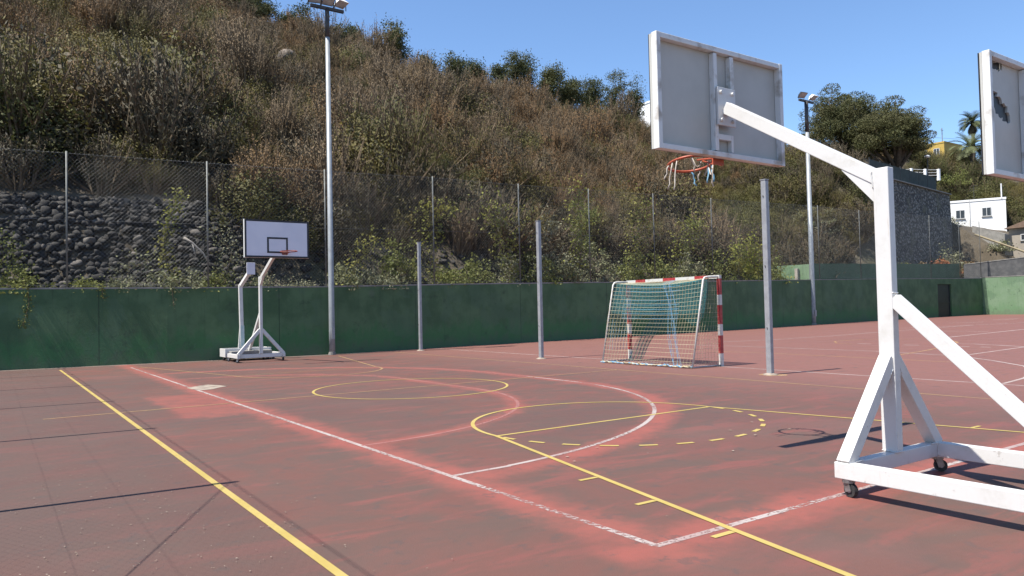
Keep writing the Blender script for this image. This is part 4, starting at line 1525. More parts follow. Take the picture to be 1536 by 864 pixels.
# palms
def palm(px_, depth, ytop, ybase, fr, label, seed, skirt=True, nf=60):
    rng = np.random.default_rng(seed)
    b = at(px_, depth, ybase)
    t = at(px_, depth, ytop)
    gz = float(height(b[0], b[1]))
    gz = min(gz, b[2])
    root = tag(empty('palm_tree', (b[0], b[1], gz - .2)), label, 'palm tree', 'palms on the upper right hill')
    H = t[2] - gz + .2
    mb = MB()
    mb.tube([(0, 0, -.2), (.1, 0, H * .5), (0, 0, H)], [.28, .22, .24], 10)
    mb.build('trunk', 'bark', root, smooth=True)
    vs, qs, ms, bb = [], [], [], 0
    for i in range(nf + (40 if skirt else 0)):
        dead = i >= nf
        az = rng.random() * 2 * PI
        el = rng.uniform(-.35, 1.25) if not dead else rng.uniform(-1.4, -.9)
        L = fr * rng.uniform(.8, 1.1) * (.8 if dead else 1)
        prev = None
        ns = 9
        pt = np.array([0, 0, H])
        dirv = np.array([math.cos(az) * math.cos(el), math.sin(az) * math.cos(el), math.sin(el)])
        for s in range(ns):
            nxt = pt + dirv * L / ns
            dirv = dirv + np.array([0, 0, -.16])
            dirv /= np.linalg.norm(dirv)
            side = np.cross(dirv, [0, 0, 1.0])
            side /= np.linalg.norm(side) + 1e-6
            up_ = np.cross(side, dirv)
            wl_ = L * .24 * math.sin(PI * (s + .7) / (ns + .8))
            for sg in (-1, 1):
                for k in range(2):
                    a0 = pt + (nxt - pt) * (k / 2)
                    tip = a0 + (dirv * .7 + side * sg + up_ * .2) * wl_
                    w_ = L * .022
                    vs += [a0 - dirv * w_, a0 + dirv * w_, tip + dirv * w_ * .3, tip - dirv * w_ * .1]
                    qs.append((bb, bb + 1, bb + 2, bb + 3))
                    ms.append(1 if dead else 0)
                    bb += 4
            pt = nxt
    np_mesh('fronds', np.array(vs), np.array(qs), None, root, mats=['palm_leaf', 'dead_leaf'], midx=np.array(ms))


palm(1461, 110, 184, 246, 2.2, 'tall palm with a shaggy dead skirt against the sky', 5)
palm(1457, 104, 222, 250, 3.2, 'shorter palm with long arching fronds under the tall palm', 6, False, 40)


# ------------------------------------------------------------------ chain link fences
def chain_mesh(p0, p1, z0a, z1a, z0b, z1b, pitch, wire, origin, vs, qs):
    """two families of straight diagonal wires filling one bay, cut off at its edges"""
    L = math.hypot(p1[0] - p0[0], p1[1] - p0[1])
    H = min(z1a - z0a, z1b - z0b)
    ux, uy = (p1[0] - p0[0]) / L, (p1[1] - p0[1]) / L
    nx_, ny_ = -uy, ux
    step = pitch * math.sqrt(2)
    for fam in (1, -1):
        s = -H
        while s < L:
            # u = s + t (fam 1) or u = s + H - t (fam -1), t in 0..H
            t0, t1 = 0.0, H
            if fam == 1:
                t0, t1 = max(t0, -s), min(t1, L - s)
                ua, ub = s + t0, s + t1
            else:
                t0, t1 = max(t0, s + H - L), min(t1, s + H)
                ua, ub = s + H - t0, s + H - t1
            if t1 - t0 > .03:
                pa = []
                for u, t in ((ua, t0), (ub, t1)):
                    f = u / L
                    z0 = z0a + (z0b - z0a) * f
                    zt = z1a + (z1b - z1a) * f
                    z = z0 + (zt - z0) * t / H
                    pa.append((p0[0] + ux * u, p0[1] + uy * u, z))
                b = len(vs)
                for p in pa:
                    for a in (0, 2.094, 4.189):
                        oo = wire * math.cos(a)
                        ou = wire * math.sin(a)
                        vs.append((p[0] + nx_ * oo + ux * ou * .7 - origin[0], p[1] + ny_ * oo + uy * ou * .7 - origin[1], p[2] - ou * .7 * fam - origin[2]))
                for k in range(3):
                    k2 = (k + 1) % 3
                    qs.append((b + k, b + k2, b + 3 + k2, b + 3 + k))
            s += step


def fence(name, posts, label, pitch, wire, pr, brace=None):
    o = posts[len(posts) // 2]
    root = tag(empty(name, (o[0], o[1], o[2])), label, 'fence')
    O = Vector((o[0], o[1], o[2]))
    for (x, y, z0, z1) in posts:
        mb = MB()
        mb.tube([Vector((x, y, z0)) - O, Vector((x, y, z1)) - O], pr, 8)
        mb.build('fence_post', 'fence_post', root, smooth=True)
    vs, qs = [], []
    for a, b in zip(posts[:-1], posts[1:]):
        chain_mesh(a, b, a[2] + .04, a[3] - .03, b[2] + .04, b[3] - .03, pitch, wire, O, vs, qs)
    np_mesh('wire_mesh', np.array(vs), np.array(qs), 'wire', root)
    for f in ((.02, .38, .6, .99) if brace else (.02, .5, .99)):
        mb = MB()
        pts_ = [Vector((x, y, z0 + (z1 - z0) * f - .02)) - O for (x, y, z0, z1) in posts]
        mb.tube(pts_, .0009 if brace and .1 < f < .9 else .004, 5)
        mb.build('tension_wire', 'wire', root)
    if brace:
        for a, b in brace:
            mb = MB()
            mb.tube([Vector(a) - O, Vector(b) - O], .0045, 8)
            mb.build('brace', 'fence_post', root)
    return root


FP = [(-6.4, 28.8, 6.47), (-2.2, 27.66, 6.47), (1.84, 26.53, 6.47), (5.75, 25.63, 6.46), (9.6, 25.19, 6.48), (14.22, 25.89, 6.72), (18.65, 26.31, 6.84), (22.9, 26.56, 6.99), (27.55, 26.98, 7.15),
      (32.47, 27.42, 7.3), (38.61, 28.19, 7.57), (44.95, 29.06, 7.87), (51.37, 29.93, 8.03), (57.29, 30.53, 8.29), (63.94, 31.17, 8.47), (69.72, 31.5, 8.52), (74.1, 31.72, 8.53)]
fence('chain_link_fence', [(x, float(wall_y(x)) + .11, float(wall_t(x)), z) for x, y, z in FP], 'tall grey chain link fence standing on top of the long green wall', .085, .0022, .028)
LF = [(-0.42, y, 0.0, 4.05) for y in (-4.95, -0.98, 2.97, 6.92, 10.84, 14.8, 18.68, 22.6, 26.4)]
fence('side_chain_link_fence', LF, 'chain link fence along the left side of the court throwing thin line shadows', .085, .00042, .03,
      brace=[((-0.42, 6.92, 3.95), (-0.42, 3.0, .25))])

# ------------------------------------------------------------------ bare posts
def bare_post(x, y, label):
    root = tag(empty('net_post', (x, y, 0)), label, 'post', 'bare grey posts in a row on the court')
    mb = MB()
    mb.bar((0, 0, .0), (0, 0, 3.94), .11, .12)
    mb.build('post', 'galvanised', root, bevel=.018)
    mb = MB()
    mb.box((-.062, -.067, 3.942), (.062, .067, 3.96))
    mb.build('cap', 'galvanised', root)
    for z in (3.62, 2.2, .95):
        mb = MB()
        mb.tube([(-.075, 0, z), (.075, 0, z)], .012, 8)
        mb.build('bolt', 'steel', root)
    mb = MB()
    mb.tube([(0, 0, 0.0), (0, 0, .012), (0, 0, .035)], [.15, .145, .085], 18)
    mb.build('socket', 'slab_concrete', root)
    return root


bare_post(12.9, 9.51, 'nearest bare grey post with orange paint round its foot')
bare_post(12.9, 17.19, 'middle bare grey post left of the goal')
bare_post(12.81, 24.36, 'most distant bare grey post close to the green wall')


# ------------------------------------------------------------------ floodlight poles
def flood_pole(x, y, H, r, label, rot=0.0, lights=3, split=.9, scale=1.0):
    root = tag(empty('floodlight_pole', (x, y, 0), rot), label, 'floodlight', 'tall floodlight poles by the wall')
    zs = H * split
    mb = MB()
    mb.tube([(0, 0, 0), (0, 0, .9), (0, 0, zs)], [r, r * .97, r * .70], 14)
    mb.build('pole', 'lamp_grey', root, smooth=True)
    mb = MB()
    mb.tube([(0, 0, zs), (0, 0, H)], r * .72, 12)
    mb.build('pole_top', 'dark_steel', root, smooth=True)
    mb = MB()
    mb.tube([(0, 0, 0), (0, 0, .05)], r * 1.25, 14)
    mb.tube([(0, 0, .05), (0, 0, .10)], r * 1.1, 14)
    mb.build('base_collar', 'concrete', root)
    mb = MB()
    mb.box((-r * .5, -r - .03, .55), (r * .5, -r * .96, .95))
    mb.build('hatch', 'galvanised', root)
    cb = MB()
    W = .60 * scale
    cb.bar((-W, 0, H), (W, 0, H), .10 * scale, .10 * scale, (0, 0, 1))
    bar = cb.build('crossbar', 'dark_steel', root)
    for i in range(lights):
        u = (-W * .78 + 2 * W * .78 * i / max(1, lights - 1))
        tilt = Euler((math.radians(-32 + 6 * i), 0, math.radians(-16 + 16 * i))).to_matrix()
        s = .21 * scale
        c0 = Vector((u, -.10 * scale, H + .27 * scale))

        def T(p):
            return c0 + tilt @ Vector(p)
        mb = MB()
        # tapered housing: wide front, narrow back
        fr_ = [T((-s, -s * .9, -s * .35)), T((s, -s * .9, -s * .35)), T((s, s * .9, -s * .35)), T((-s, s * .9, -s * .35))]
        bk_ = [T((-s * .55, -s * .4, s * .5)), T((s * .55, -s * .4, s * .5)), T((s * .55, s * .5, s * .5)), T((-s * .55, s * .5, s * .5))]
        mb.add(fr_ + bk_, [(0, 3, 2, 1), (4, 5, 6, 7), (0, 1, 5, 4), (1, 2, 6, 5), (2, 3, 7, 6), (3, 0, 4, 7)])
        h = mb.build('floodlight', 'lamp_white' if i == lights - 1 else 'dark_steel', root)
        mb = MB()
        mb.add([T((-s * .9, -s * .8, -s * .36)), T((s * .9, -s * .8, -s * .36)), T((s * .9, s * .8, -s * .36)), T((-s * .9, s * .8, -s * .36))], [(0, 3, 2, 1)])
        mb.build('lamp_glass', 'lamp_glass', h)
        for sg in (-1, 1):
            mb = MB()
            mb.bar((u + sg * s * 1.04, -.02, H + .04), T((sg * s * 1.04, 0, 0)), .03, .012)
            mb.build('bracket', 'dark_steel', h)
    return root


flood_pole(9.64, 24.85, 12.08, .105, 'nearer tall grey floodlight pole between the far hoop and the bare posts', 0.0, 3, .916)
flood_pole(43.6, 28.75, 14.55, .17, 'farther floodlight pole seen right of the near backboard', .0, 2, .86, 1.25)

# slim lamps far up on the terrace
def street_lamp(px_, depth, ytop, label):
    t = at(px_, depth, ytop)
    gz = float(height(t[0], t[1]))
    root = tag(empty('street_lamp', (t[0], t[1], gz - .1)), label, 'street lamp', 'slim lamps on the terrace')
    H = max(t[2] - gz + .1, 2.2)
    mb = MB()
    mb.tube([(0, 0, 0), (0, 0, H)], [.07, .05], 8)
    mb.build('pole', 'dark_steel', root)
    mb = MB()
    mb.tube([(0, 0, H), (0, 0, H + .1), (0, 0, H + .25), (0, 0, H + .33)], [.12, .3, .24, .03], 12)
    mb.build('lamp_head', 'lamp_white', root, smooth=True)

street_lamp(1391, 80, 237, 'slim dark street lamp with white head below the yellow house')
street_lamp(1306, 84, 223, 'street lamp half hidden by the pines')


# ------------------------------------------------------------------ basketball hoops
def caster(x, y, parent, rot=0.0):
    cs = MB()
    cs.tube([(x, y, .105), (x, y, .13)], .045, 12)
    ca, sa = math.cos(rot), math.sin(rot)
    for sg in (-1, 1):
        cs.bar((x + sg * .028 * ca, y + sg * .028 * sa, .105), (x + sg * .028 * ca + .02 * sa, y + sg * .028 * sa - .02 * ca, .045), .006, .05, (ca, sa, 0))
    c_o = cs.build('caster', 'steel', parent)
    wh = MB()
    n = 20
    wx, wy_ = x + .02 * sa, y - .02 * ca
    vs, fs = [], []
    for sgn in (-1, 1):
        for k in range(n):
            a = 2 * PI * k / n
            vs.append((wx + sgn * .018 * ca - sa * .05 * math.cos(a), wy_ + sgn * .018 * sa + ca * .05 * math.cos(a), .052 + .05 * math.sin(a)))
    for k in range(n):
        fs.append((k, (k + 1) % n, n + (k + 1) % n, n + k))
    fs += [tuple(range(n - 1, -1, -1)), tuple(range(n, 2 * n))]
    wh.add(vs, fs)
    wh.build('wheel', 'black_rubber', c_o)
    hb = MB()
    hb.tube([(wx - .024 * ca, wy_ - .024 * sa, .052), (wx + .024 * ca, wy_ + .024 * sa, .052)], .018, 10)
    hb.build('hub', 'galvanised', c_o)
    return c_o


def hoop(loc, rz, label, zb=2.87, bh=1.06, bw=1.84, bx=.02, ybd=1.62, post_h=2.50, half=.66, depth=1.75, rim_z=2.94, strands=True, torn=False, arm_end=3.34, rim_x=.03, rim=True, rim_mat='rim_orange'):
    root = tag(empty('basketball_hoop', loc, rz), label, 'basketball hoop', 'portable white basketball hoops')
    WP = 'white_paint'
    zt, zl = .25, .13
    # base
    for s in (-1, 1):
        mb = MB()
        mb.box((s * half - .045, -depth, zl), (s * half + .045, .065, zt))
        mb.build('side_rail', WP, root, bevel=.006)
    mb = MB()
    mb.box((-half + .046, -.045, zl + .003), (half - .046, .045, zt - .003))
    mb.build('front_rail', WP, root, bevel=.006)
    mb = MB()
    mb.box((-half + .046, -depth + .01, zl + .003), (half - .046, -depth + .10, zt - .003))
    mb.box((-half + .046, -1.36, zl + .003), (half - .046, -1.27, zt - .003))
    mb.build('rear_rail', WP, root, bevel=.006)
    mb = MB()
    mb.box((-half + .05, -depth + .11, zt - .06), (half - .05, -1.38, zt + .06))
    mb.build('counterweight', 'concrete', root, bevel=.01)
    for s in (-1, 1):
        caster(s * half, -.02, root, .5 * s + .3)
        caster(s * half, -depth + .06, root, .8 * s)
    # upright
    mb = MB()
    mb.bar((0, 0, zt), (0, 0, post_h), .085, .125)
    mb.build('post', WP, root, bevel=.006)
    for s in (-1, 1):
        mb = MB()
        a = Vector((s * (half - .01), 0, zt - .002))
        b = Vector((s * .03, 0, .98))
        d = (b - a).normalized()
        mb.bar(a - d * .02, b, .10, .10, (0, 1, 0))
        mb.build('leg_brace', WP, root, bevel=.005)
    mb = MB()
    mb.bar((0, -.055, 1.45), (0, -1.31, zt + .02), .077, .10, (1, 0, 0))
    mb.build('back_brace', WP, root, bevel=.005)
    # arm
    mb = MB()
    mb.bar((0, .02, post_h - .085), (0, ybd - .10, arm_end), .081, .112, (1, 0, 0))
    mb.build('arm', WP, root, bevel=.006)
    mb = MB()
    sl_ = (arm_end - post_h + .085) / (ybd - .12)
    tri = [(.060, post_h - .27), (.060, post_h - .10), (.33, post_h - .085 + sl_ * .31 - .05), (.33, post_h - .085 + sl_ * .31 - .075)]
    mb.add([(-.034, y_, z_) for y_, z_ in tri] + [(.034, y_, z_) for y_, z_ in tri], [(0, 1, 2, 3), (7, 6, 5, 4), (0, 4, 5, 1), (1, 5, 6, 2), (2, 6, 7, 3), (3, 7, 4, 0)])
    mb.build('gusset', WP, root)
    mb = MB()
    rw_ = random.Random(3)

    def bead(a, b, n=9):
        a, b = Vector(a), Vector(b)
        pts_ = [a.lerp(b, i / n) + Vector((rw_.uniform(-.002, .002), rw_.uniform(-.002, .002), rw_.uniform(-.003, .003))) for i in range(n + 1)]
        mb.tube(pts_, [.0055 + rw_.uniform(-.0015, .002) for _ in pts_], 6)
    for sx in (-1, 1):
        bead((sx * .044, -.062, zt + .003), (sx * .044, .062, zt + .003))
        bead((sx * .044, .062, post_h - .16), (sx * .044, .075, post_h - .01))
        bead((sx * .055, -.05, .90), (sx * .085, -.05, .86))
        bead((sx * (half - .05), -.05, zt + .002), (sx * (half - .15), -.05, zt + .002))
        bead((sx * (half - .046), -.048, zl + .01), (sx * (half - .046), -.048, zt - .01))
    bead((-.044, -.064, zt + .003), (.044, -.064, zt + .003))
    bead((-.04, -.064, 1.50), (.04, -.064, 1.50))
    mb.build('weld_beads', WP, root, smooth=True)
    # board
    bd = MB()
    x0, x1 = bx - bw / 2, bx + bw / 2
    bd.use('board_back')
    if not torn:
        bd.box((x0, ybd, zb), (x1, ybd + .03, zb + bh))
    else:
        n, q = 44, 30
        hole = set()
        for i in range(n):
            for j in range(q):
                u, v_ = i / n, 1 - j / q
                e1 = ((u - .17) / .12) ** 2 + ((v_ - .62 + .75 * (u - .15)) / .085) ** 2
                e2 = ((u - .12) / .09) ** 2 + ((v_ - .95) / .05) ** 2
                if e1 < 1 or e2 < 1:
                    hole.add((i, j))
        jit = random.Random(4)
        P = {}
        for i in range(n + 1):
            for j in range(q + 1):
                jx = jit.uniform(-.019, .019) if 0 < i < n else 0
                jz = jit.uniform(-.018, .018) if 0 < j < q else 0
                P[i, j] = (x0 + bw * i / n + jx, zb + bh * (1 - j / q) + jz)
        for i in range(n):
            for j in range(q):
                if (i, j) in hole:
                    continue
                cn = [P[i, j], P[i + 1, j], P[i + 1, j + 1], P[i, j + 1]]
                vs = [(a, ybd, b) for a, b in cn] + [(a, ybd + .022, b) for a, b in cn]
                bd.add(vs, [(0, 1, 2, 3), (7, 6, 5, 4)] + [(k, k + 4, (k + 1) % 4 + 4, (k + 1) % 4) for k in range(4)])
    bo = bd.build('backboard', None, root)
    if torn:
        mb = MB()
        mb.box((x0 + .05, ybd + .0225, zb + .05), (x1 - .05, ybd + .028, zb + bh - .05))
        mb.build('front_sheet', 'board_black', bo)
    yf_ = ybd + (.029 if torn else .031)
    fr = MB()
    fr.box((x0 + .05, yf_, zb + .05), (x1 - .05, yf_ + .004, zb + bh - .05))
    fr.build('face', 'board_front', bo)
    fr = MB()
    b_ = .055
    fr.box((x0, yf_, zb), (x0 + b_ - .006, yf_ + .008, zb + bh))
    fr.box((x1 - b_ + .006, yf_, zb), (x1, yf_ + .008, zb + bh))
    fr.box((x0 + b_ - .005, yf_, zb), (x1 - b_ + .005, yf_ + .007, zb + b_ - .006))
    fr.box((x0 + b_ - .005, yf_, zb + bh - b_ + .006), (x1 - b_ + .005, yf_ + .007, zb + bh))
    fr.build('border', 'board_black', bo)
    fr = MB()
    tx, tz0 = .295, zb + .13
    fr.box((bx - tx, yf_ + .005, tz0), (bx - tx + .05, yf_ + .010, tz0 + .45))
    fr.box((bx + tx - .05, yf_ + .005, tz0), (bx + tx, yf_ + .010, tz0 + .45))
    fr.box((bx - tx + .051, yf_ + .005, tz0), (bx + tx - .051, yf_ + .009, tz0 + .05))
    fr.box((bx - tx + .051, yf_ + .005, tz0 + .40), (bx + tx - .051, yf_ + .009, tz0 + .45))
    fr.build('target_square', 'board_black', bo)
    # angle iron frame on the back
    fr = MB()
    dp = .07
    fr.box((x0 - .006, ybd - dp, zb - .006), (x0 + .045, ybd - .002, zb + bh + .006))
    fr.box((x1 - .045, ybd - dp, zb - .006), (x1 + .006, ybd - .002, zb + bh + .006))
    fr.box((x0 + .046, ybd - dp * .95, zb + bh - .045), (x1 - .046, ybd - .002, zb + bh + .004))
    fr.box((x0 + .046, ybd - dp * .95, zb - .004), (x1 - .046, ybd - .002, zb + .045))
    fr.build('frame', 'board_frame', bo, bevel=.004)
    fr = MB()
    fr.box((bx - .145, ybd - .06, zb + .056), (bx - .095, ybd - .002, zb + bh - .056))
    fr.box((bx + .10, ybd - .06, zb + .66), (bx + .15, ybd - .002, zb + bh - .056))
    fr.box((bx - .094, ybd - .05, zb + .17), (bx + .10, ybd - .002, zb + .225))
    fr.box((bx + .101, ybd - .05, zb + .057), (bx + .135, ybd - .002, zb + .225))
    fr.build('stiffener', 'board_frame', bo, bevel=.003)
    pl = MB()
    pl.box((-.11, ybd - .088, arm_end - .17), (.15, ybd - .065, arm_end + .20))
    plo = pl.build('mounting_plate', WP, root, bevel=.003)
    bl = MB()
    for a in (-.07, .10):
        for b in (-.12, .15):
            bl.tube([(a, ybd - .115, arm_end + b), (a, ybd - .088, arm_end + b)], .018, 8)
    bl.build('bolts', WP, plo)
    if not rim:
        return root
    # rim
    rm = MB()
    ctr = Vector((rim_x, ybd + .40, rim_z))
    tilt = Euler((math.radians(-9), math.radians(4), 0)).to_matrix()
    rm.torus(ctr, .228, .0135, 44, 8, tilt)
    ro = rm.build('rim', rim_mat, root, smooth=True)
    rm = MB()
    rm.box((rim_x - .08, yf_ + .011, rim_z - .07), (rim_x + .08, yf_ + .025, rim_z + .05))
    for s in (-1, 1):
        rm.tube([(rim_x + s * .06, yf_ + .02, rim_z - .01), (rim_x + s * .12, ybd + .21, rim_z - .005)], .009, 6)
        rm.tube([(rim_x + s * .05, yf_ + .02, rim_z - .07), (rim_x + s * .07, ybd + .19, rim_z - .012)], .008, 6)
    rm.build('bracket', rim_mat, ro)
    if strands:
        rg = random.Random(8)
        white, blue = MB(), MB()
        for k in (0, 1, 2, 4, 6, 8, 9, 10, 12, 13):
            a = math.radians([150, 170, 186, 205, 225, 250, 275, 300, 320, 335, 350, 5, 20, 40][k])
            p0 = ctr + tilt @ Vector((.228 * math.cos(a), .228 * math.sin(a), -.010))
            isb = k >= 9 and k != 12
            ln = [.14, .27, .30, .12, .14, .14, .18, .10, .24, .18, .17, .13, .12, .15][k]
            pts_ = [p0]
            dx, dy = rg.uniform(-.05, .05), rg.uniform(-.05, .05)
            for s in range(1, 6):
                pts_.append(p0 + Vector((dx * s / 5 + rg.uniform(-.01, .01), dy * s / 5 + rg.uniform(-.01, .01), -ln * s / 5)))
            (blue if isb else white).tube(pts_, .008 if isb else .0065, 6)
            if k in (4, 6, 8):   # loops that still hang between two hooks
                a2 = a + .5
                p1 = ctr + tilt @ Vector((.228 * math.cos(a2), .228 * math.sin(a2), -.008))
                mid = p0.lerp(p1, .5) + Vector((0, 0, -.10))
                white.tube([p0, p0.lerp(mid, .6) + Vector((0, 0, -.03)), mid, p1.lerp(mid, .6) + Vector((0, 0, -.03)), p1], .006, 6)
        white.build('net_strands', 'rope_white', ro, smooth=True)
        blue.build('blue_net_strands', 'rope_blue', ro, smooth=True)
    return root


hoop((5.855, 3.2, 0), 0.0, 'near white portable basketball hoop seen from behind with a torn net', rim_z=2.885)
hoop((8.69, 1.62, 0), 0.0, 'weathered hoop at the right edge of the photo with a holed backboard', zb=2.62, bh=1.17, bw=1.86, bx=.0, torn=True, strands=False, arm_end=3.2, rim=False)
hoop((6.74, 23.2, 0), PI, 'far white portable hoop facing the camera in front of the green wall', zb=3.04, bh=1.06, bw=1.82, bx=.08, ybd=1.95, post_h=2.6, half=.68, depth=1.1, rim_z=3.2, rim_x=-.12, strands=False, arm_end=3.35, rim_mat='rim_dark')

# boardless stand behind the far hoop
bs = tag(empty('boardless_hoop_stand', (6.72, 24.85, 0)), 'white hoop stand without a board, its base tray against the green wall', 'hoop stand')
m = MB()
for lo, hi in (((-.72, -.36, .12), (.72, -.32, .38)), ((-.72, .28, .12), (.72, .32, .38)), ((-.72, -.318, .12), (-.68, .278, .378)), ((.68, -.318, .12), (.72, .278, .378)), ((-.678, -.318, .12), (.678, .278, .15))):
    m.box(lo, hi)
m.build('tray', 'white_paint', bs, bevel=.005)
m = MB()
m.bar((-.1, 0, .15), (-.14, 0, 2.42), .11, .12)
m.build('post', 'white_paint', bs, bevel=.006)
m = MB()
m.bar((-.1, -.0, .3), (-.106, -.0, 1.1), .118, .128)
m.build('painted_sleeve', 'teal', bs)
m = MB()
m.bar((-.14, .0, 2.36), (.05, -.5, 2.85), .10, .11)
m.build('arm', 'white_paint', bs, bevel=.005)
m = MB()
m.box((-.08, -.56, 2.72), (.18, -.53, 3.10))
m.build('mounting_plate', 'board_front', bs, bevel=.004)
m = MB()
m.bar((-.22, .0, .15), (-.15, 0, 1.05), .05, .07)
m.build('brace', 'white_paint', bs)
for sx in (-.62, .62):
    for sy in (-.26, .22):
        caster(sx, sy, bs, .4)

# ------------------------------------------------------------------ handball goal
GXX, GY0, GY1, GH = 13.98, 11.64, 14.68, 2.13
gl = tag(empty('handball_goal', (GXX, (GY0 + GY1) / 2, 0)), 'red and white striped handball goal with a sagging torn net', 'goal')
def striped(name, a, b, bands, parent, s=.08):
    a, b = Vector(a), Vector(b)
    L = (b - a).length
    d = (b - a) / L
    mb = MB()
    t = 0
    i = 0
    for ln, colr in bands:
        e = min(L, t + ln)
        mb.use('red_paint' if colr == 'r' else 'goal_white')
        mb.bar(a + d * t, a + d * (e - .0006), s, s, (1, 0, 0))
        t = e
        if t >= L - 1e-4:
            break
    return mb.build(name, None, parent)


hy = (GY1 - GY0) / 2
pb = [(.30, 'w'), (.42, 'r'), (.26, 'w'), (.45, 'r'), (.24, 'w'), (.40, 'r'), (.5, 'w')]
striped('goalpost', (0, -hy, 0), (0, -hy, GH - .081), pb, gl)
striped('goalpost', (0, hy, 0), (0, hy, GH - .081), pb, gl)
cbands = [(.33, 'w'), (.42, 'r'), (.62, 'w'), (.42, 'r'), (.62, 'w'), (.36, 'r'), (.6, 'w')]
striped('crossbar', (0, -hy - .04, GH - .04), (0, hy + .04, GH - .04), cbands, gl)
BXr = -.98
for s in (-1, 1):
    mb = MB()
    yy = s * hy
    mb.tube([(-.03, yy, GH - .04), (-.42, yy, GH - .045), (-.50, yy, GH - .06), (-.55, yy, GH - .12), (BXr, yy + .0, .03)], .022, 10)
    mb.build('rear_stay', 'goal_white', gl, smooth=True)
    mb = MB()
    mb.tube([(BXr, yy, .025), (-.03, yy, .025)], .018, 8)
    mb.build('ground_bar', 'galvanised', gl, smooth=True)
mb = MB()
mb.tube([(BXr, -hy, .03), (BXr, hy, .03)], .02, 8)
mb.build('rear_ground_bar', 'galvanised', gl, smooth=True)

# net
RN = np.random.default_rng(77)


def net_strings(F, nu, nv, mb, r):
    for i in range(nu + 1):
        u = i / nu
        mb.tube([F(u, j / (nv * 2)) for j in range(nv * 2 + 1)], r, 3, False)
    for j in range(nv + 1):
        v_ = j / nv
        mb.tube([F(i / (nu * 1.0), v_) for i in range(nu + 1)], r, 3, False)


def back_net(u, v_):
    y = -hy + 2 * hy * u
    sag = .22 * math.sin(PI * u) * math.sin(PI * v_) + .07 * math.sin(9 * u + 3 * v_) * math.sin(PI * v_)
    if v_ < .22:
        t = v_ / .22
        x = -.03 - .47 * t
        z = GH - .06 - .02 * t - .10 * math.sin(PI * u) * t
    else:
        t = (v_ - .22) / .78
        x = -.50 + (BXr + .5) * t
        z = (GH - .08 - .10 * math.sin(PI * u) * (1 - t)) * (1 - t) + .03
    y += .10 * math.sin(PI * u) * math.sin(PI * v_ * 1.0) * math.sin(6 * u + 5 * v_)
    return Vector((x + sag * .8, y, max(z, .02)))


def side_net(s):
    def F(u, v_):
        t = v_
        z = (GH - .07) * (1 - t) + .02
        xb = -.50 + (BXr + .5) * t
        x = xb * u - .03 * (1 - u)
        b = .05 * math.sin(PI * u) * math.sin(PI * v_) * math.sin(7 * v_ + 4 * u)
        return Vector((x, s * hy + b, z))
    return F


mb = MB()
mb.use('rope_cream')
net_strings(back_net, 30, 26, mb, .0028)
net_strings(side_net(-1), 9, 20, mb, .0028)
net_strings(side_net(1), 9, 20, mb, .0028)
mb.use('rope_teal')


def teal_net(u, v_):
    p = back_net(u, v_)
    return p + Vector((.10 + .05 * math.sin(11 * u), .02 * math.sin(14 * v_ + 5 * u), -.02))


for i in range(96):
    u = i / 95
    end = .50 + .10 * math.sin(3.1 * u + .4) + .05 * math.sin(17 * u)
    mb.tube([teal_net(u, .02 + end * t / 16) for t in range(17)], .0048, 3, False)
for j in range(50):
    v_ = .03 + j * .0100
    mb.tube([teal_net(i / 24, v_) for i in range(25)], .0048, 3, False)
for k in range(26):
    u0 = .36 + .007 * k
    mb.tube([teal_net(min(u0 + .32 * max(0, t / 18 - .25) ** 1.2 + .006 * math.sin(k + t), 1), .05 + .92 * t / 18) for t in range(19)], .0048, 3, False)
mb.use('rope_blue')
# blue mending cords: a bunched fold running down the back and the upper side panels
for k in range(9):
    u0 = .42 + .012 * k + RN.normal(0, .006)
    mb.tube([back_net(min(max(u0 - .30 * (t / 20) ** 1.4 + .02 * math.sin(k + t * .5), 0), 1), t / 20) + Vector((.02 * k / 9, 0, .0)) for t in range(21)], .0035, 3, False)
for j in range(0, 9):
    mb.tube([back_net(i / 30, .25 + j * .045) + Vector((.012, 0, -.015)) for i in range(8, 27)], .003, 3, False)
for j in range(0, 9):
    mb.tube([side_net(1)(i / 9, .05 + j * .10) + Vector((0, .012, 0)) for i in range(10)], .003, 3, False)
    mb.tube([side_net(1)(j / 9, .05 + i * .09) + Vector((0, .012, 0)) for i in range(10)], .003, 3, False)
mb.build('net', None, gl)
# bunched net edge lying on the ground
mb = MB()
for k in range(5):
    yv = np.linspace(-hy, hy, 40)
    mb.use('rope_blue' if k in (1, 3) else 'rope_cream')
    mb.tube([(BXr - .03 + RN.normal(0, .025), q, .02 + abs(RN.normal(0, .02))) for q in yv], .011, 5)
mb.build('net_hem', None, gl)
# a pale plank half behind
# ------------------------------------------------------------------ right hand hillside
rw = tag(empty('retaining_wall', (67.9, 37.1, 3.4)), 'tall dark stone masonry retaining wall below the pines', 'wall')
m = MB()
m.add([(-4, -.6, -.8), (0, 0, -.8), (18.5, 2.4, -.8), (18.5, 10, -.8), (3, 4.5, -.8), (-4, -.3, 9.6), (0, .35, 9.6), (18.5, 2.75, 9.5), (18.5, 10, 9.5), (3, 4.5, 9.6)],
      [(0, 1, 6, 5), (1, 2, 7, 6), (2, 3, 8, 7), (5, 6, 7, 8, 9), (4, 0, 5, 9)])
m.build('wall_body', 'masonry', rw)
m = MB()
m.bar((-4, -.25, 9.66), (0, .40, 9.66), .5, .10, (0, 1, 0))
m.bar((.03, .40, 9.66), (18.5, 2.8, 9.56), .5, .10, (0, 1, 0))
m.build('coping', 'concrete', rw)

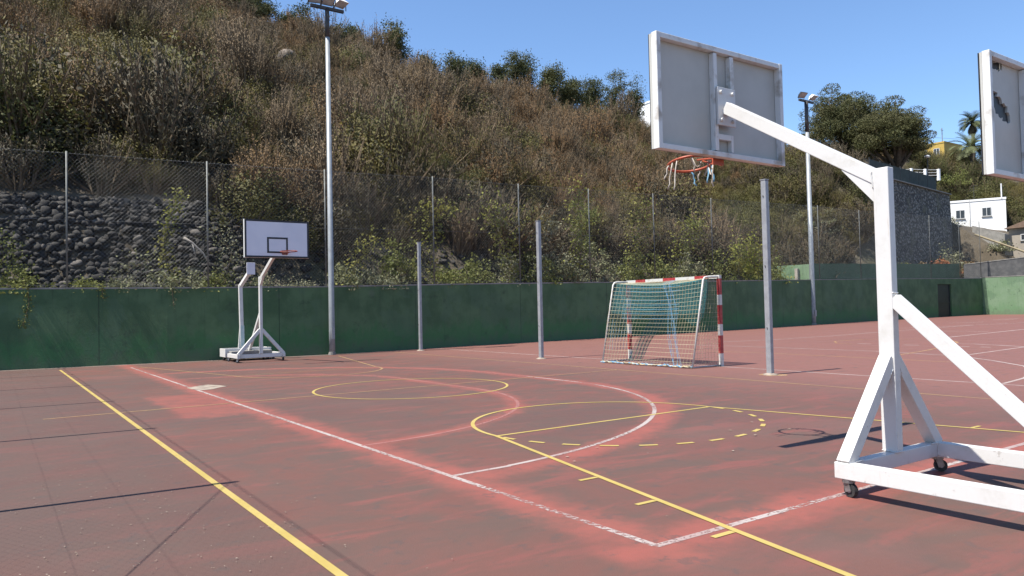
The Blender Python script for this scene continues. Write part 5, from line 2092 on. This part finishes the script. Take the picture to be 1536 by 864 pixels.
sf = tag(empty('screened_fence', (66.5, 37.6, 13.05)), 'dark screened fence on top of the stone retaining wall', 'fence')
m = MB()
for i in range(7):
    m.add([(i * 2.4 + .05, i * .31, 0.05), (i * 2.4 + 2.36, i * .31 + .30, 0.05), (i * 2.4 + 2.36, i * .31 + .30, 1.5), (i * 2.4 + .05, i * .31, 1.5),
           (i * 2.4 + .05, i * .31 + .03, 0.05), (i * 2.4 + 2.36, i * .31 + .33, 0.05), (i * 2.4 + 2.36, i * .31 + .33, 1.5), (i * 2.4 + .05, i * .31 + .03, 1.5)],
          [(0, 1, 2, 3), (7, 6, 5, 4), (0, 3, 7, 4), (1, 5, 6, 2), (3, 2, 6, 7), (0, 4, 5, 1)])
m.build('screen', 'screen_green', sf)
for i in range(8):
    m = MB()
    m.tube([(i * 2.4, i * .31, -.1), (i * 2.4, i * .31, 1.65)], .04, 8)
    m.build('fence_post', 'dark_steel', sf)


def house(name, origin, size, wallm, label, wins, cat='house', rz=0.0, flat=True):
    """box house; wins: (side, u, z, w, h) with side 'w' (facing -x) or 's' (facing -y)"""
    root = tag(empty(name, origin, rz), label, cat)
    sx, sy, sz = size
    m_ = MB()
    m_.box((0, 0, -2.5), (sx, sy, sz))
    m_.build('walls', wallm, root)
    if flat:
        m_ = MB()
        for lo, hi in (((-.06, -.06, sz), (sx + .06, .14, sz + .25)), ((-.06, sy - .14, sz), (sx + .06, sy + .06, sz + .25)), ((-.06, .141, sz), (.14, sy - .141, sz + .25)), ((sx - .14, .141, sz), (sx + .06, sy - .141, sz + .25))):
            m_.box(lo, hi)
        m_.build('parapet', wallm, root)
    for side, u, z, w_, h_ in wins:
        m_ = MB()
        f_ = MB()
        if side == 'w':
            m_.box((-.02, u, z), (.02, u + w_, z + h_))
            for a in (u - .07, u + w_, u + w_ / 2 - .035):
                f_.box((-.045, a, z - .07), (-.022, a + .07, z + h_ + .07))
            for b in (z - .07, z + h_):
                f_.box((-.042, u, b), (-.021, u + w_, b + .07))
        else:
            m_.box((u, -.02, z), (u + w_, .02, z + h_))
            for a in (u - .07, u + w_, u + w_ / 2 - .035):
                f_.box((a, -.045, z - .07), (a + .07, -.022, z + h_ + .07))
            for b in (z - .07, z + h_):
                f_.box((u, -.042, b), (u + w_, -.021, b + .07))
        s_ = MB()
        if side == 'w':
            s_.box((-.12, u - .12, z - .14), (-.001, u + w_ + .12, z - .075))
        else:
            s_.box((u - .12, -.12, z - .14), (u + w_ + .12, -.001, z - .075))
        wo = m_.build('window', 'window_dark', root)
        s_.build('sill', 'concrete', wo)
        f_.build('window_frame', 'frame_white', wo)
    return root


p_ = at(1510, 90, 337)
wh = house('white_house', tuple(p_), (6.5, 6.1, 3.1), 'house_white', 'white box house with two small windows at the right end of the stone wall',
           [('w', 4.3, 1.15, .85, .95), ('w', 1.55, 1.25, .85, .95)], rz=math.radians(24))
m = MB()
m.tube([(-.05, .4, 3.2), (-.05, .4, 5.0)], .07, 8)
m.build('vent_pipe', 'house_white', wh)
m = MB()
m.tube([(-.06, 3.72, -2), (-.06, 3.72, 3.3)], .04, 8)
m.build('drain_pipe', 'frame_white', wh)
m = MB()
m.tube([(2.2, 3.2, 3.2), (2.2, 3.2, 5.4)], .025, 6)
for z_ in (4.7, 5.0, 5.3):
    m.tube([(2.2, 2.75, z_), (2.2, 3.65, z_)], .015, 5)
m.build('aerial', 'dark_steel', wh)
th = house('tiled_house', (90.5, 31.0, 7.4), (5.5, 4.8, 1.55), 'house_beige', 'small low house with a brown tiled roof below the white house', [('w', 2.4, .25, 1.2, .55)], flat=False)
m = MB()
m.add([(-.4, -.4, 1.55), (5.9, -.4, 1.55), (5.9, 5.2, 1.55), (-.4, 5.2, 1.55), (-.4, 2.4, 2.5), (5.9, 2.4, 2.5)],
      [(0, 1, 5, 4), (3, 4, 5, 2), (0, 4, 3), (1, 2, 5), (0, 3, 2, 1)])
m.build('roof', 'roof_tile', th)
p_ = at(1384, 124, 248)
house('yellow_house', (p_[0], p_[1] - 3.5, p_[2] + .6), (6.0, 4.2, 2.5), 'house_yellow', 'bright yellow house on the skyline behind the street lamp', [('w', .8, .7, .8, 1.0), ('w', 2.8, .7, .8, 1.0)])
p_ = at(1426, 128, 246)
house('beige_house', (p_[0], p_[1] - 2, p_[2]), (4.0, 2.2, 1.5), 'house_beige', 'small beige house on the skyline beside the palms', [('w', .7, .4, .7, .7)])
p_ = at(966, 96, 165)
house('hilltop_house', (p_[0], p_[1] - 2.0, p_[2] - 1.7), (4.5, 4.0, 2.4), 'house_white', 'white house on the ridge half hidden behind the near backboard', [('s', .9, .9, .8, 1.0)])

# white pillars with railing by the upper road
rl = tag(empty('railing', tuple(at(1372, 95, 266))), 'pale railing with white pillars behind the pine trunks', 'railing')
org = np.array(at(1372, 95, 266))
pil = [at(q, 95, y_) - org for q, y_ in ((1352, 266), (1367, 265), (1388, 266), (1408, 266))]
for q in pil:
    m = MB()
    m.box((q[0] - .16, q[1] - .16, q[2] - .4), (q[0] + .16, q[1] + .16, q[2] + 1.05))
    m.build('pillar', 'house_white', rl, bevel=.02)
m = MB()
for a, b in zip(pil[:-1], pil[1:]):
    for z in (.25, .6, .95):
        m.tube([Vector(a) + Vector((0, 0, z)), Vector(b) + Vector((0, 0, z))], .035, 6)
m.build('rails', 'frame_white', rl)
# concrete ramp slab on the slope
p_ = at(1490, 82, 352)
m = MB()
m.add([(-1.2, -1.6, .3), (1.2, -1.6, .2), (1.2, 1.6, 1.3), (-1.2, 1.6, 1.5), (-1.2, -1.6, -2), (1.2, -1.6, -2), (1.2, 1.6, -2), (-1.2, 1.6, -2)],
      [(0, 1, 2, 3), (0, 4, 5, 1), (1, 5, 6, 2), (2, 6, 7, 3), (3, 7, 4, 0)])
o = m.build('ramp', 'concrete', loc=(p_[0], p_[1], p_[2] - .4))
tag(o, 'grey concrete ramp slab on the slope under the white house', 'ramp')

# agave
def agave(px_, depth, ybase, label, R_=1.3):
    b = at(px_, depth, ybase)
    gz = float(height(b[0], b[1]))
    root = tag(empty('agave', (b[0], b[1], gz)), label, 'agave')
    rng = np.random.default_rng(31)
    vs, qs, bb = [], [], 0
    for i in range(30):
        az = i * 2.399
        el = .15 + 1.15 * (i / 30)
        L = R_ * rng.uniform(.8, 1.1)
        prev = None
        dirv = np.array([math.cos(az) * math.cos(el), math.sin(az) * math.cos(el), math.sin(el)])
        side = np.array([-math.sin(az), math.cos(az), 0])
        for s in range(4):
            t0, t1 = s / 4, (s + 1) / 4
            w0 = .10 * R_ * (math.sin(PI * (.25 + .75 * t0)))
            w1 = .10 * R_ * (math.sin(PI * (.25 + .75 * t1)))
            a = dirv * L * t0
            c_ = dirv * L * t1
            vs += [a - side * w0, a + side * w0, c_ + side * w1, c_ - side * w1]
            qs.append((bb, bb + 1, bb + 2, bb + 3))
            bb += 4
    np_mesh('leaves', np.array(vs), np.array(qs), 'agave_leaf', root)
    m_ = MB()
    m_.tube([(0, 0, -.2), (0, 0, .25)], [.2, .12], 8)
    m_.build('stem', 'bark', root)

agave(1486, 78, 380, 'blue green agave rosette on the slope behind the grey block wall')

# reddish and straw coloured weeds
for q, dep, w_, h_, mt, lab in ((1408, 73, 3.4, 1.4, 'red_leaf', 'rust red bush in front of the stone retaining wall'),
                                (1375, 70, 4.2, 1.1, 'straw_leaf', 'straw coloured weeds left of the rust red bush'),
                                (1446, 76, 4.6, 1.6, 'straw_leaf', 'orange dry weeds right of the rust red bush'),
                                (1470, 78, 4.0, 1.5, 'straw_leaf', 'dry weeds beside the agave'),
                                (1300, 66, 4.6, 1.5, 'straw_leaf', 'straw coloured weeds above the upper wall left of the near hoop upright'),
                                (1500, 80, 3.2, 1.2, GLf, 'grey green weeds right of the agave'),
                                (1355, 69, 2.0, .8, BL, 'low green weeds on the upper wall top beside the near hoop upright'),):
    p_ = at(q, dep)
    bush('dry_weeds' if mt != 'red_leaf' else 'red_bush', p_[0], p_[1] - float(wall_y(p_[0])), w_, h_, mt, lab, clumps=34, per=50, lsz=.2, group='weeds above the upper wall', spray=.2, cat='weeds' if mt != 'red_leaf' else 'bush')

# leaning timber pole over the block wall
m = MB()
m.tube([(0, 0, 0), (4.4, -7.2, -4.0)], [.09, .10], 8)
o = m.build('leaning_pole', 'pole_yellow', loc=(75.9, 32.9, 7.5))
tag(o, 'pale timber pole slanting down over the grey block wall', 'pole')

# power line on the far right
m = MB()
a, b = at(1395, 140, 206), at(1560, 140, 211)
m.tube([a, (a + b) / 2 + np.array([0, 0, -.3]), b], .022, 5)
o = m.build('power_cable', 'dark_steel')
tag(o, 'thin power cable crossing the sky by the palms', 'cable')
m = MB()
a = at(1413, 140, 200)
m.tube([(0, 0, -8), (0, 0, 1)], .07, 6)
m.bar((-.5, 0, .6), (.5, 0, .6), .06, .06, (0, 0, 1))
o = m.build('utility_pole', 'concrete', loc=tuple(a))
tag(o, 'thin utility pole holding the cable behind the yellow house', 'utility pole')
